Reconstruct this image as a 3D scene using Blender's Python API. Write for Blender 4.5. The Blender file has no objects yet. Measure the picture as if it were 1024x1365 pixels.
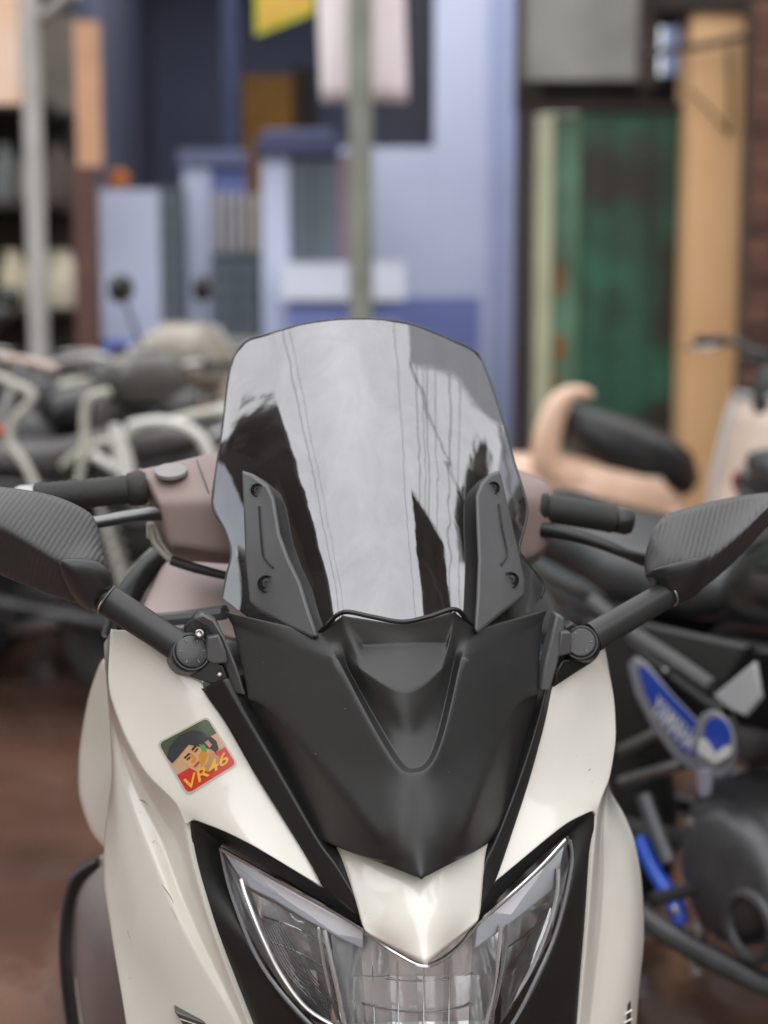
import bpy, bmesh, math, random
from mathutils import Vector, Matrix
from mathutils.bvhtree import BVHTree
R = math.radians
random.seed(7)
sc = bpy.context.scene
COL = sc.collection

# ------------------------------------------------------------------ camera, sky, sun, exposure
F_PX, CX, CY, PITCH, CAM_H = 2160.0, 512.0, 682.5, R(7.96), 1.30
cam_d = bpy.data.cameras.new('Camera')
cam = bpy.data.objects.new('Camera', cam_d); COL.objects.link(cam)
cam.location = (0, 0, CAM_H); cam.rotation_euler = (R(90) - PITCH, 0, 0)
cam_d.sensor_fit = 'HORIZONTAL'; cam_d.sensor_width = 36.0
cam_d.lens = F_PX / 1024 * 36.0
cam_d.clip_start = 0.05; cam_d.clip_end = 500
cam_d.dof.use_dof = True; cam_d.dof.focus_distance = 1.60; cam_d.dof.aperture_fstop = 3.5
sc.camera = cam

w = bpy.data.worlds.new('World'); sc.world = w; w.use_nodes = True
nt = w.node_tree; nt.nodes.clear()
sky = nt.nodes.new('ShaderNodeTexSky'); sky.sky_type = 'NISHITA'; sky.sun_disc = False
sky.sun_elevation = R(78); sky.sun_rotation = R(188); sky.air_density = 1.6; sky.dust_density = 0.4; sky.ozone_density = 1.0
hs = nt.nodes.new('ShaderNodeHueSaturation'); hs.inputs['Saturation'].default_value = 0.22
bg = nt.nodes.new('ShaderNodeBackground'); bg.inputs['Strength'].default_value = 0.10
wo = nt.nodes.new('ShaderNodeOutputWorld')
nt.links.new(sky.outputs[0], hs.inputs['Color']); nt.links.new(hs.outputs[0], bg.inputs[0]); nt.links.new(bg.outputs[0], wo.inputs[0])

sun_d = bpy.data.lights.new('Sun', 'SUN'); sun_d.energy = 1.5; sun_d.angle = R(130); sun_d.color = (1, 0.96, 0.9)
sun = bpy.data.objects.new('Sun', sun_d); COL.objects.link(sun)
sun.location = (0, -3, 8)
_sd = Vector((math.sin(R(188)) * math.cos(R(78)), math.cos(R(188)) * math.cos(R(78)), math.sin(R(78))))
sun.rotation_euler = _sd.to_track_quat('Z', 'Y').to_euler()

sc.view_settings.view_transform = 'Standard'; sc.view_settings.look = 'None'
sc.view_settings.gamma = 1.0; sc.view_settings.use_curve_mapping = False
sc.view_settings.exposure = 1.2
sc.render.engine = 'CYCLES'
sc.cycles.use_denoising = True
sc.cycles.max_bounces = 10; sc.cycles.transparent_max_bounces = 12
sc.cycles.sample_clamp_indirect = 6.0
sc.cycles.caustics_reflective = False; sc.cycles.caustics_refractive = False

# ------------------------------------------------------------------ measuring helpers (photo pixels -> metres in the street)
FV = Vector((0, math.cos(PITCH), -math.sin(PITCH))); UV = Vector((0, math.sin(PITCH), math.cos(PITCH)))
EYE = Vector((0, 0, CAM_H))
def ray(x, y): return Vector(((x - CX) / F_PX, 0, 0)) + UV * (-(y - CY) / F_PX) + FV
def at(x, y, Y):
    r = ray(x, y); return EYE + r * (Y / r.y)
YAW = R(10)
FWD = Vector((math.sin(YAW), -math.cos(YAW), 0)); SIDE = Vector((math.cos(YAW), math.sin(YAW), 0))
NOSE = at(565, 1172, 1.45)
def sp(x, y, b):
    """point of the scooter, b metres behind its nose, seen at that spot"""
    r = ray(x, y); t = ((NOSE - FWD * b) - EYE).dot(FWD) / r.dot(FWD); return EYE + r * t
def mirror_pt(p):
    u = (p - NOSE).dot(SIDE); return p - SIDE * (2 * u)
def loc3(u, b, z):
    """scooter frame: u to the picture's right, b back, z height"""
    q = NOSE + SIDE * u - FWD * b; return Vector((q.x, q.y, z))

# ------------------------------------------------------------------ materials
def lin(h):
    h = h.lstrip('#'); o = []
    for i in (0, 2, 4):
        c = int(h[i:i + 2], 16) / 255; o.append(c / 12.92 if c <= .04045 else ((c + .055) / 1.055) ** 2.4)
    return tuple(o) + (1,)
MATS = {}
def nodes_of(m): return m.node_tree.nodes, m.node_tree.links
def mat(name, col, rough=.5, metal=0., coat=0., var=.12, vscale=6., bump=0., bscale=60., spec=.5, col2=None, rvar=.0, stretch=None, detail=6):
    if name in MATS: return MATS[name]
    m = bpy.data.materials.new(name); m.use_nodes = True
    n, l = nodes_of(m); p = n['Principled BSDF']
    if isinstance(col, str): col = lin(col)
    if len(col) == 3: col = tuple(col) + (1,)
    tc = n.new('ShaderNodeTexCoord'); mp = n.new('ShaderNodeMapping'); l.new(tc.outputs['Object'], mp.inputs[0])
    if stretch: mp.inputs['Scale'].default_value = stretch
    nz = n.new('ShaderNodeTexNoise'); nz.inputs['Scale'].default_value = vscale; nz.inputs['Detail'].default_value = detail
    l.new(mp.outputs[0], nz.inputs['Vector'])
    rp = n.new('ShaderNodeValToRGB'); rp.color_ramp.elements[0].position = .3; rp.color_ramp.elements[1].position = .72
    if col2 is not None:
        if isinstance(col2, str): col2 = lin(col2)
        a, b = tuple(col2)[:3] + (1,), col
    else:
        a = tuple(c * (1 - var) for c in col[:3]) + (1,); b = tuple(min(1, c * (1 + var)) for c in col[:3]) + (1,)
    rp.color_ramp.elements[0].color = a; rp.color_ramp.elements[1].color = b
    l.new(nz.outputs['Fac'], rp.inputs[0]); l.new(rp.outputs[0], p.inputs['Base Color'])
    p.inputs['Roughness'].default_value = rough; p.inputs['Metallic'].default_value = metal
    p.inputs['Coat Weight'].default_value = coat; p.inputs['Coat Roughness'].default_value = .06
    p.inputs['Specular IOR Level'].default_value = spec
    if rvar:
        mr = n.new('ShaderNodeMapRange'); mr.inputs['To Min'].default_value = max(0, rough - rvar); mr.inputs['To Max'].default_value = min(1, rough + rvar)
        n2 = n.new('ShaderNodeTexNoise'); n2.inputs['Scale'].default_value = vscale * 3.1; n2.inputs['Detail'].default_value = 8
        l.new(mp.outputs[0], n2.inputs['Vector']); l.new(n2.outputs['Fac'], mr.inputs[0]); l.new(mr.outputs[0], p.inputs['Roughness'])
    if bump:
        nb = n.new('ShaderNodeTexNoise'); nb.inputs['Scale'].default_value = bscale; nb.inputs['Detail'].default_value = 5
        l.new(mp.outputs[0], nb.inputs['Vector'])
        bp = n.new('ShaderNodeBump'); bp.inputs['Strength'].default_value = bump; bp.inputs['Distance'].default_value = .01
        l.new(nb.outputs['Fac'], bp.inputs['Height']); l.new(bp.outputs[0], p.inputs['Normal'])
    MATS[name] = m; return m

def white_paint():
    m = mat('white_paint', (.80, .775, .705), rough=.28, coat=1.0, var=.025, vscale=9)
    n, l = nodes_of(m); p = n['Principled BSDF']; base = p.inputs['Base Color'].links[0].from_socket
    tc = n.new('ShaderNodeTexCoord')
    # specks of dried mud
    vo = n.new('ShaderNodeTexVoronoi'); vo.inputs['Scale'].default_value = 95; l.new(tc.outputs['Object'], vo.inputs['Vector'])
    nz = n.new('ShaderNodeTexNoise'); nz.inputs['Scale'].default_value = 34; nz.inputs['Detail'].default_value = 3; l.new(tc.outputs['Object'], nz.inputs['Vector'])
    mr = n.new('ShaderNodeMapRange'); mr.inputs['From Min'].default_value = .52; mr.inputs['From Max'].default_value = .75; mr.inputs['To Min'].default_value = .0; mr.inputs['To Max'].default_value = .15
    l.new(nz.outputs['Fac'], mr.inputs[0])
    lt = n.new('ShaderNodeMath'); lt.operation = 'LESS_THAN'; l.new(vo.outputs['Distance'], lt.inputs[0]); l.new(mr.outputs[0], lt.inputs[1])
    ml = n.new('ShaderNodeMath'); ml.operation = 'MULTIPLY'; ml.inputs[1].default_value = .62; l.new(lt.outputs[0], ml.inputs[0])
    mx = n.new('ShaderNodeMix'); mx.data_type = 'RGBA'; l.new(ml.outputs[0], mx.inputs['Factor']); l.new(base, mx.inputs['A']); mx.inputs['B'].default_value = (.16, .13, .10, 1)
    # faint film of dust
    n2 = n.new('ShaderNodeTexNoise'); n2.inputs['Scale'].default_value = 5; n2.inputs['Detail'].default_value = 9; n2.inputs['Roughness'].default_value = .7; l.new(tc.outputs['Object'], n2.inputs['Vector'])
    m2 = n.new('ShaderNodeMapRange'); m2.inputs['From Min'].default_value = .45; m2.inputs['From Max'].default_value = .8; m2.inputs['To Max'].default_value = .22
    l.new(n2.outputs['Fac'], m2.inputs[0])
    x2 = n.new('ShaderNodeMix'); x2.data_type = 'RGBA'; l.new(m2.outputs[0], x2.inputs['Factor']); l.new(mx.outputs['Result'], x2.inputs['A']); x2.inputs['B'].default_value = (.55, .50, .42, 1)
    l.new(x2.outputs['Result'], p.inputs['Base Color'])
    # fine scratches lift the gloss
    n3 = n.new('ShaderNodeTexNoise'); n3.inputs['Scale'].default_value = 26; n3.inputs['Detail'].default_value = 10; l.new(tc.outputs['Object'], n3.inputs['Vector'])
    m3 = n.new('ShaderNodeMapRange'); m3.inputs['To Min'].default_value = .0; m3.inputs['To Max'].default_value = .13; l.new(n3.outputs['Fac'], m3.inputs[0])
    l.new(m3.outputs[0], p.inputs['Coat Roughness'])
    return m

def matte_black(name='matte_black_plastic', base=.026, rough=.38):
    m = mat(name, (base, base * .98, base * .97), rough=rough, var=.12, vscale=14, bump=.05, bscale=900, rvar=.05)
    n, l = nodes_of(m); p = n['Principled BSDF']; b = p.inputs['Base Color'].links[0].from_socket
    tc = n.new('ShaderNodeTexCoord'); vo = n.new('ShaderNodeTexVoronoi'); vo.inputs['Scale'].default_value = 130; l.new(tc.outputs['Object'], vo.inputs['Vector'])
    nz = n.new('ShaderNodeTexNoise'); nz.inputs['Scale'].default_value = 40; l.new(tc.outputs['Object'], nz.inputs['Vector'])
    mr = n.new('ShaderNodeMapRange'); mr.inputs['From Min'].default_value = .6; mr.inputs['From Max'].default_value = .8; mr.inputs['To Max'].default_value = .16; l.new(nz.outputs['Fac'], mr.inputs[0])
    lt = n.new('ShaderNodeMath'); lt.operation = 'LESS_THAN'; l.new(vo.outputs['Distance'], lt.inputs[0]); l.new(mr.outputs[0], lt.inputs[1])
    ml = n.new('ShaderNodeMath'); ml.operation = 'MULTIPLY'; ml.inputs[1].default_value = .5; l.new(lt.outputs[0], ml.inputs[0])
    mx = n.new('ShaderNodeMix'); mx.data_type = 'RGBA'; l.new(ml.outputs[0], mx.inputs['Factor']); l.new(b, mx.inputs['A']); mx.inputs['B'].default_value = (.3, .28, .26, 1)
    l.new(mx.outputs['Result'], p.inputs['Base Color'])
    return m

def carbon():
    m = mat('carbon_skin', (.045, .044, .044), rough=.31, var=.1, vscale=20)
    n, l = nodes_of(m); p = n['Principled BSDF']
    tc = n.new('ShaderNodeTexCoord'); mp = n.new('ShaderNodeMapping'); mp.inputs['Rotation'].default_value = (R(8), R(-24), 0); l.new(tc.outputs['Object'], mp.inputs[0])
    wv = n.new('ShaderNodeTexWave'); wv.wave_type = 'BANDS'; wv.bands_direction = 'X'; wv.inputs['Scale'].default_value = 62; wv.inputs['Distortion'].default_value = .9; wv.inputs['Detail'].default_value = 1.5; wv.inputs['Detail Scale'].default_value = 1.2
    l.new(mp.outputs[0], wv.inputs['Vector'])
    w2 = n.new('ShaderNodeTexWave'); w2.wave_type = 'BANDS'; w2.bands_direction = 'Z'; w2.inputs['Scale'].default_value = 190; w2.inputs['Distortion'].default_value = .5; l.new(mp.outputs[0], w2.inputs['Vector'])
    ad = n.new('ShaderNodeMath'); ad.operation = 'MULTIPLY_ADD'; ad.inputs[1].default_value = .35; l.new(w2.outputs['Fac'], ad.inputs[0]); l.new(wv.outputs['Fac'], ad.inputs[2])
    bp = n.new('ShaderNodeBump'); bp.inputs['Strength'].default_value = .22; bp.inputs['Distance'].default_value = .0022; l.new(ad.outputs[0], bp.inputs['Height']); l.new(bp.outputs[0], p.inputs['Normal'])
    return m

def smoke_screen():
    m = bpy.data.materials.new('smoked_screen'); m.use_nodes = True; MATS['smoked_screen'] = m
    n, l = nodes_of(m); n.clear()
    out = n.new('ShaderNodeOutputMaterial'); mx = n.new('ShaderNodeMixShader'); tr = n.new('ShaderNodeBsdfTransparent'); gl = n.new('ShaderNodeBsdfGlossy')
    tr.inputs[0].default_value = (.10, .095, .092, 1); gl.inputs['Roughness'].default_value = .045; gl.inputs['Color'].default_value = (.96, .96, 1, 1)
    df = n.new('ShaderNodeBsdfDiffuse'); df.inputs[0].default_value = (.03, .028, .027, 1)
    m0 = n.new('ShaderNodeMixShader'); m0.inputs[0].default_value = .62; l.new(tr.outputs[0], m0.inputs[1]); l.new(df.outputs[0], m0.inputs[2])
    fr = n.new('ShaderNodeFresnel'); fr.inputs['IOR'].default_value = 2.3
    tc = n.new('ShaderNodeTexCoord'); nz = n.new('ShaderNodeTexNoise'); nz.inputs['Scale'].default_value = 7; nz.inputs['Detail'].default_value = 2.5; nz.inputs['Distortion'].default_value = .6
    l.new(tc.outputs['Object'], nz.inputs['Vector'])
    n2 = n.new('ShaderNodeTexNoise'); n2.inputs['Scale'].default_value = 160; n2.inputs['Detail'].default_value = 4; l.new(tc.outputs['Object'], n2.inputs['Vector'])
    ad = n.new('ShaderNodeMath'); ad.operation = 'MULTIPLY_ADD'; ad.inputs[1].default_value = .006; l.new(n2.outputs['Fac'], ad.inputs[0]); l.new(nz.outputs['Fac'], ad.inputs[2])
    bp = n.new('ShaderNodeBump'); bp.inputs['Strength'].default_value = .13; bp.inputs['Distance'].default_value = .01; l.new(ad.outputs[0], bp.inputs['Height'])
    l.new(bp.outputs[0], gl.inputs['Normal']); l.new(bp.outputs[0], fr.inputs['Normal'])
    ml = n.new('ShaderNodeMath'); ml.operation = 'MULTIPLY_ADD'; ml.inputs[1].default_value = 1.0; ml.inputs[2].default_value = .05; l.new(fr.outputs[0], ml.inputs[0])
    sm = n.new('ShaderNodeTexNoise'); sm.inputs['Scale'].default_value = 22; sm.inputs['Detail'].default_value = 9; sm.inputs['Roughness'].default_value = .68; sm.inputs['Distortion'].default_value = 1.2
    mp = n.new('ShaderNodeMapping'); mp.inputs['Scale'].default_value = (1, 1, .35); l.new(tc.outputs['Object'], mp.inputs[0]); l.new(mp.outputs[0], sm.inputs['Vector'])
    sr = n.new('ShaderNodeMapRange'); sr.inputs['From Min'].default_value = .3; sr.inputs['From Max'].default_value = .7; sr.inputs['To Min'].default_value = .012; sr.inputs['To Max'].default_value = .05; l.new(sm.outputs['Fac'], sr.inputs[0]); l.new(sr.outputs[0], gl.inputs['Roughness'])
    sc2 = n.new('ShaderNodeMapRange'); sc2.inputs['From Min'].default_value = .3; sc2.inputs['From Max'].default_value = .7; sc2.inputs['To Min'].default_value = .075; sc2.inputs['To Max'].default_value = .035; l.new(sm.outputs['Fac'], sc2.inputs[0]); l.new(sc2.outputs[0], ml.inputs[2])
    l.new(ml.outputs[0], mx.inputs[0]); l.new(m0.outputs[0], mx.inputs[1]); l.new(gl.outputs[0], mx.inputs[2]); l.new(mx.outputs[0], out.inputs[0])
    return m

def clear_lens(name='clear_lens', tint=(.95, .96, .97, 1), ior=1.5):
    m = bpy.data.materials.new(name); m.use_nodes = True; MATS[name] = m
    n, l = nodes_of(m); n.clear()
    out = n.new('ShaderNodeOutputMaterial'); mx = n.new('ShaderNodeMixShader'); tr = n.new('ShaderNodeBsdfTransparent'); gl = n.new('ShaderNodeBsdfGlossy')
    tr.inputs[0].default_value = tint; gl.inputs['Roughness'].default_value = .02
    fr = n.new('ShaderNodeFresnel'); fr.inputs['IOR'].default_value = ior
    tc = n.new('ShaderNodeTexCoord'); nz = n.new('ShaderNodeTexNoise'); nz.inputs['Scale'].default_value = 120; l.new(tc.outputs['Object'], nz.inputs['Vector'])
    bp = n.new('ShaderNodeBump'); bp.inputs['Strength'].default_value = .06; bp.inputs['Distance'].default_value = .003; l.new(nz.outputs['Fac'], bp.inputs['Height']); l.new(bp.outputs[0], gl.inputs['Normal'])
    l.new(fr.outputs[0], mx.inputs[0]); l.new(tr.outputs[0], mx.inputs[1]); l.new(gl.outputs[0], mx.inputs[2]); l.new(mx.outputs[0], out.inputs[0])
    return m

WHITE = white_paint(); BLACK = matte_black(); CARBON = carbon(); SCREEN = smoke_screen(); LENS = clear_lens()
GLOSSK = mat('gloss_black', (.012, .012, .013), rough=.22, var=.1, spec=.5)
TRIMK = mat('trim_black', (.016, .016, .016), rough=.38, var=.15, vscale=20, rvar=.06)
BRKT = mat('bracket_grey_black', (.085, .085, .088), rough=.36, var=.08, vscale=18, bump=.03, bscale=900, rvar=.05)
STALK = mat('stalk_black', (.030, .030, .031), rough=.36, var=.08, vscale=20, rvar=.06)
BROWN = mat('mauve_brown_plastic', '#8a7874', rough=.55, var=.05, vscale=10, bump=.03, bscale=700)
RUBBER = mat('rubber', (.022, .021, .020), rough=.62, var=.2, vscale=30, bump=.12, bscale=260)
CHROME = mat('chrome', (.78, .78, .79), rough=.12, metal=1, var=.04)
STEEL = mat('dull_steel', (.42, .41, .40), rough=.36, metal=1, var=.2, vscale=18, rvar=.1)
REFL = mat('reflector_silver', (.93, .93, .94), rough=.12, metal=.55, var=.05, vscale=60, bump=.05, bscale=150)
DRL = mat('light_guide_lavender', '#e6e6ee', rough=.2, var=.04, coat=.4)
SCREW = mat('screw_black', (.02, .02, .02), rough=.3, metal=.6)
ENGINE = mat('engine_metal', (.10, .10, .105), rough=.45, metal=.6, var=.3, vscale=12, rvar=.12)
TYRE = mat('tyre', (.018, .017, .016), rough=.8, var=.3, vscale=20, bump=.3, bscale=80)
VINYL = mat('seat_vinyl', (.018, .018, .019), rough=.30, var=.15, vscale=16, bump=.08, bscale=420, rvar=.06)
GREYV = mat('grey_vinyl', (.075, .072, .072), rough=.34, var=.15, vscale=10, bump=.08, bscale=300)

# ------------------------------------------------------------------ mesh helpers
def tag(o, label=None, cat=None, group=None, kind=None):
    if label: o['label'] = label
    if cat: o['category'] = cat
    if group: o['group'] = group
    if kind: o['kind'] = kind
    return o
def empty(name, loc, rz=0., label=None, cat=None, group=None):
    o = bpy.data.objects.new(name, None); COL.objects.link(o); o.empty_display_size = .1
    o.location = loc; o.rotation_euler = (0, 0, rz); return tag(o, label, cat, group)
ORIGIN = {}
class MB:
    def __init__(s): s.v = []; s.f = []; s.sm = []
    def add(s, v, f, smooth=True):
        k = len(s.v); s.v += [Vector(p) for p in v]; s.f += [tuple(i + k for i in q) for q in f]; s.sm += [smooth] * len(f); return s
    def box(s, c, sz, rot=None):
        c = Vector(c); hx, hy, hz = [q / 2 for q in sz]
        v = [Vector((x, y, z)) for x in (-hx, hx) for y in (-hy, hy) for z in (-hz, hz)]
        if rot is not None: v = [rot @ p for p in v]
        return s.add([c + p for p in v], [(0, 1, 3, 2), (4, 6, 7, 5), (0, 4, 5, 1), (2, 3, 7, 6), (0, 2, 6, 4), (1, 5, 7, 3)], False)
    def bb(s, x0, x1, y0, y1, z0, z1): return s.box(((x0 + x1) / 2, (y0 + y1) / 2, (z0 + z1) / 2), (x1 - x0, y1 - y0, z1 - z0))
    def tube(s, pts, r, n=10, caps=True, sub=0, flat=1.0, upv=None):
        pts = [Vector(p) for p in pts]
        rr = list(r) if isinstance(r, (list, tuple)) else [r] * len(pts)
        if sub:
            P, Q = [], []
            for i in range(len(pts) - 1):
                p0 = pts[max(i - 1, 0)]; p1 = pts[i]; p2 = pts[i + 1]; p3 = pts[min(i + 2, len(pts) - 1)]
                for k in range(sub):
                    t = k / sub
                    P.append(.5 * ((2 * p1) + (p2 - p0) * t + (2 * p0 - 5 * p1 + 4 * p2 - p3) * t * t + (3 * p1 - p0 - 3 * p2 + p3) * t ** 3)); Q.append(rr[i] * (1 - t) + rr[i + 1] * t)
            P.append(pts[-1]); Q.append(rr[-1]); pts, rr = P, Q
        T = [(pts[min(i + 1, len(pts) - 1)] - pts[max(i - 1, 0)]).normalized() for i in range(len(pts))]
        a = Vector(upv) if upv is not None else (Vector((0, 0, 1)) if abs(T[0].z) < .9 else Vector((1, 0, 0)))
        v = []
        for p, t, q in zip(pts, T, rr):
            a = (a - t * a.dot(t)).normalized(); b = t.cross(a)
            for k in range(n):
                g = 2 * math.pi * k / n; v.append(p + a * (q * math.cos(g)) + b * (q * flat * math.sin(g)))
        m = len(pts); f = [(i * n + k, i * n + (k + 1) % n, (i + 1) * n + (k + 1) % n, (i + 1) * n + k) for i in range(m - 1) for k in range(n)]
        if caps: f += [tuple(range(n))[::-1], tuple((m - 1) * n + k for k in range(n))]
        return s.add(v, f)
    def loft(s, secs, n=20, caps=True):
        """secs: (centre, side vector, up vector, power)"""
        v = []
        for c, a, b, e in secs:
            c, a, b = Vector(c), Vector(a), Vector(b)
            for k in range(n):
                g = 2 * math.pi * k / n; x, y = math.cos(g), math.sin(g)
                x = math.copysign(abs(x) ** (2 / e), x); y = math.copysign(abs(y) ** (2 / e), y); v.append(c + a * x + b * y)
        m = len(secs); f = [(i * n + k, i * n + (k + 1) % n, (i + 1) * n + (k + 1) % n, (i + 1) * n + k) for i in range(m - 1) for k in range(n)]
        if caps: f += [tuple(range(n))[::-1], tuple((m - 1) * n + k for k in range(n))]
        return s.add(v, f)
    def lathe(s, o, axis, prof, n=24, close=True):
        """prof: (distance along axis, radius)"""
        o, ax = Vector(o), Vector(axis).normalized(); a = ax.orthogonal().normalized(); b = ax.cross(a); v = []
        for h, r in prof:
            for k in range(n):
                g = 2 * math.pi * k / n; v.append(o + ax * h + a * (r * math.cos(g)) + b * (r * math.sin(g)))
        m = len(prof); f = [(i * n + k, i * n + (k + 1) % n, (i + 1) * n + (k + 1) % n, (i + 1) * n + k) for i in range(m - 1) for k in range(n)]
        if close: f += [tuple(range(n))[::-1], tuple((m - 1) * n + k for k in range(n))]
        return s.add(v, f)
    def torus(s, c, axis, r, q, n=36, k=10, qa=None, a0=0, a1=2 * math.pi):
        c, ax = Vector(c), Vector(axis).normalized(); a = ax.orthogonal().normalized(); b = ax.cross(a); v = []; qa = qa or q
        for i in range(n):
            g = 2 * math.pi * i / n; d = a * math.cos(g) + b * math.sin(g)
            for j in range(k):
                h = 2 * math.pi * j / k; v.append(c + d * (r + q * math.cos(h)) + ax * (qa * math.sin(h)))
        return s.add(v, [(i * k + j, i * k + (j + 1) % k, ((i + 1) % n) * k + (j + 1) % k, ((i + 1) % n) * k + j) for i in range(n) for j in range(k)])
    def prism(s, pts, d):
        """closed outline pts, pushed along vector d"""
        pts = [Vector(p) for p in pts]; d = Vector(d); n = len(pts)
        return s.add(pts + [p + d for p in pts], [tuple(range(n)), tuple(range(2 * n - 1, n - 1, -1))] + [(i, i + n, (i + 1) % n + n, (i + 1) % n) for i in range(n)], False)
    def grid(s, rows):
        n = len(rows[0]); v = [p for r in rows for p in r]
        return s.add(v, [(i * n + j, i * n + j + 1, (i + 1) * n + j + 1, (i + 1) * n + j) for i in range(len(rows) - 1) for j in range(n - 1)])
    def build(s, name, m, parent=None, local=False, bevel=0, smooth=None, fix=True, autos=True):
        me = bpy.data.meshes.new(name)
        o = ORIGIN.get(parent.name, Vector()) if parent is not None and not local else Vector()
        me.from_pydata([p - o for p in s.v], [], s.f); me.polygons.foreach_set('use_smooth', s.sm if smooth is None else [smooth] * len(s.f))
        if fix:
            b = bmesh.new(); b.from_mesh(me); bmesh.ops.recalc_face_normals(b, faces=b.faces); b.to_mesh(me); b.free()
        if autos: 
            try: me.set_sharp_from_angle(angle=R(42))
            except Exception: pass
        if m is not None: me.materials.append(m)
        ob = bpy.data.objects.new(name, me); COL.objects.link(ob)
        if parent is not None:
            ob.parent = parent
            if not local: ORIGIN[ob.name] = o
        if bevel:
            md = ob.modifiers.new('edge', 'BEVEL'); md.width = bevel; md.segments = 2; md.limit_method = 'ANGLE'; md.angle_limit = R(35)
        return ob
def copy_tree(o, parent=None):
    c = o.copy(); COL.objects.link(c)
    if parent is not None: c.parent = parent
    for ch in [x for x in COL.objects if x.parent == o]: copy_tree(ch, c)
    return c

def cage(name, V, faces, creases, m, parent, thick=.006, levels=3, corners=(), rimcrease=.75, away=None):
    """a plastic panel: control points in metres, faces and edges by point name"""
    names = list(V); ix = {k: i for i, k in enumerate(names)}
    o = ORIGIN.get(parent.name, Vector())
    me = bpy.data.meshes.new(name)
    fs = [[ix[k] for k in f] for f in faces]
    me.from_pydata([V[k] - o for k in names], [], fs)
    b = bmesh.new(); b.from_mesh(me); bmesh.ops.recalc_face_normals(b, faces=b.faces)
    tot = Vector()
    for f in b.faces: tot += f.normal * f.calc_area()
    if tot.dot(away if away is not None else FV) > 0: bmesh.ops.reverse_faces(b, faces=b.faces)
    cl = b.edges.layers.float.get('crease_edge') or b.edges.layers.float.new('crease_edge')
    vl = b.verts.layers.float.get('crease_vert') or b.verts.layers.float.new('crease_vert')
    b.verts.ensure_lookup_table()
    for p, q, c in creases:
        if p not in ix or q not in ix: continue
        for e in b.verts[ix[p]].link_edges:
            if e.other_vert(b.verts[ix[p]]).index == ix[q]: e[cl] = c
    for p in corners:
        if p in ix: b.verts[ix[p]][vl] = 1.0
    for f in b.faces: f.smooth = True
    b.to_mesh(me); b.free(); me.materials.append(m)
    ob = bpy.data.objects.new(name, me); COL.objects.link(ob); ob.parent = parent; ORIGIN[ob.name] = o
    if thick:
        so = ob.modifiers.new('thickness', 'SOLIDIFY'); so.thickness = thick; so.offset = -1; so.edge_crease_outer = rimcrease; so.edge_crease_inner = rimcrease; so.edge_crease_rim = .3
    ss = ob.modifiers.new('smooth', 'SUBSURF'); ss.levels = levels; ss.render_levels = levels
    ss.boundary_smooth = 'ALL'
    PENDING.append((ob, [V[k] - o for k in names], levels))
    return ob
PENDING = []
def settle(rounds=3):
    """move the control points until each smoothed panel passes through its measured points"""
    for ob, tgt, lv in PENDING: ob.modifiers['smooth'].levels = 2
    for _ in range(rounds):
        dg = bpy.context.evaluated_depsgraph_get(); dg.update()
        for ob, tgt, lv in PENDING:
            ev = ob.evaluated_get(dg).data
            for i, t in enumerate(tgt):
                ob.data.vertices[i].co += (t - ev.vertices[i].co) * .85
        for ob, tgt, lv in PENDING: ob.data.update()
    for ob, tgt, lv in PENDING: ob.modifiers['smooth'].levels = lv
    PENDING.clear()
def sym(D):
    """D: name -> (xL,yL,b) mirrored, (xL,yL,xR,yR,b) measured on both sides, or ('c',x,y,b) on the centre line"""
    V = {}
    for k, t in D.items():
        if t[0] == 'c': V[k] = sp(t[1], t[2], t[3])
        elif len(t) == 3: V[k + 'L'] = sp(*t); V[k + 'R'] = mirror_pt(V[k + 'L'])
        else: V[k + 'L'] = sp(t[0], t[1], t[4]); V[k + 'R'] = sp(t[2], t[3], t[4])
    return V
def symf(D, faces, creases=()):
    nm = lambda k, s: k if D[k][0] == 'c' else k + s
    F = []
    for f in faces:
        a = [nm(k, 'L') for k in f]; r = [nm(k, 'R') for k in f][::-1]
        F.append(a)
        if set(a) != set(r): F.append(r)
    Cc = [(nm(p, s), nm(q, s), c) for p, q, c in creases for s in 'LR']
    return F, Cc
def surf_hit(bvh, origin_off, x, y):
    r = ray(x, y).normalized(); h = bvh.ray_cast(EYE - origin_off, r)
    return (h[0] + origin_off, h[1]) if h[0] is not None else (None, None)
def bvh_of(ob):
    dg = bpy.context.evaluated_depsgraph_get(); return BVHTree.FromObject(ob, dg)
def text_mesh(txt, size=1., shear=0., bold=0.):
    cu = bpy.data.curves.new('t', 'FONT'); cu.body = txt; cu.size = size; cu.shear = shear; cu.align_x = 'CENTER'; cu.align_y = 'CENTER'; cu.resolution_u = 3; cu.offset = bold
    ob = bpy.data.objects.new('t', cu); COL.objects.link(ob)
    dg = bpy.context.evaluated_depsgraph_get(); dg.update()
    me = ob.evaluated_get(dg).to_mesh(); v = [p.co.copy() for p in me.vertices]; f = [tuple(p.vertices) for p in me.polygons]
    ob.evaluated_get(dg).to_mesh_clear(); bpy.data.objects.remove(ob); bpy.data.curves.remove(cu); return v, f


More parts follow.
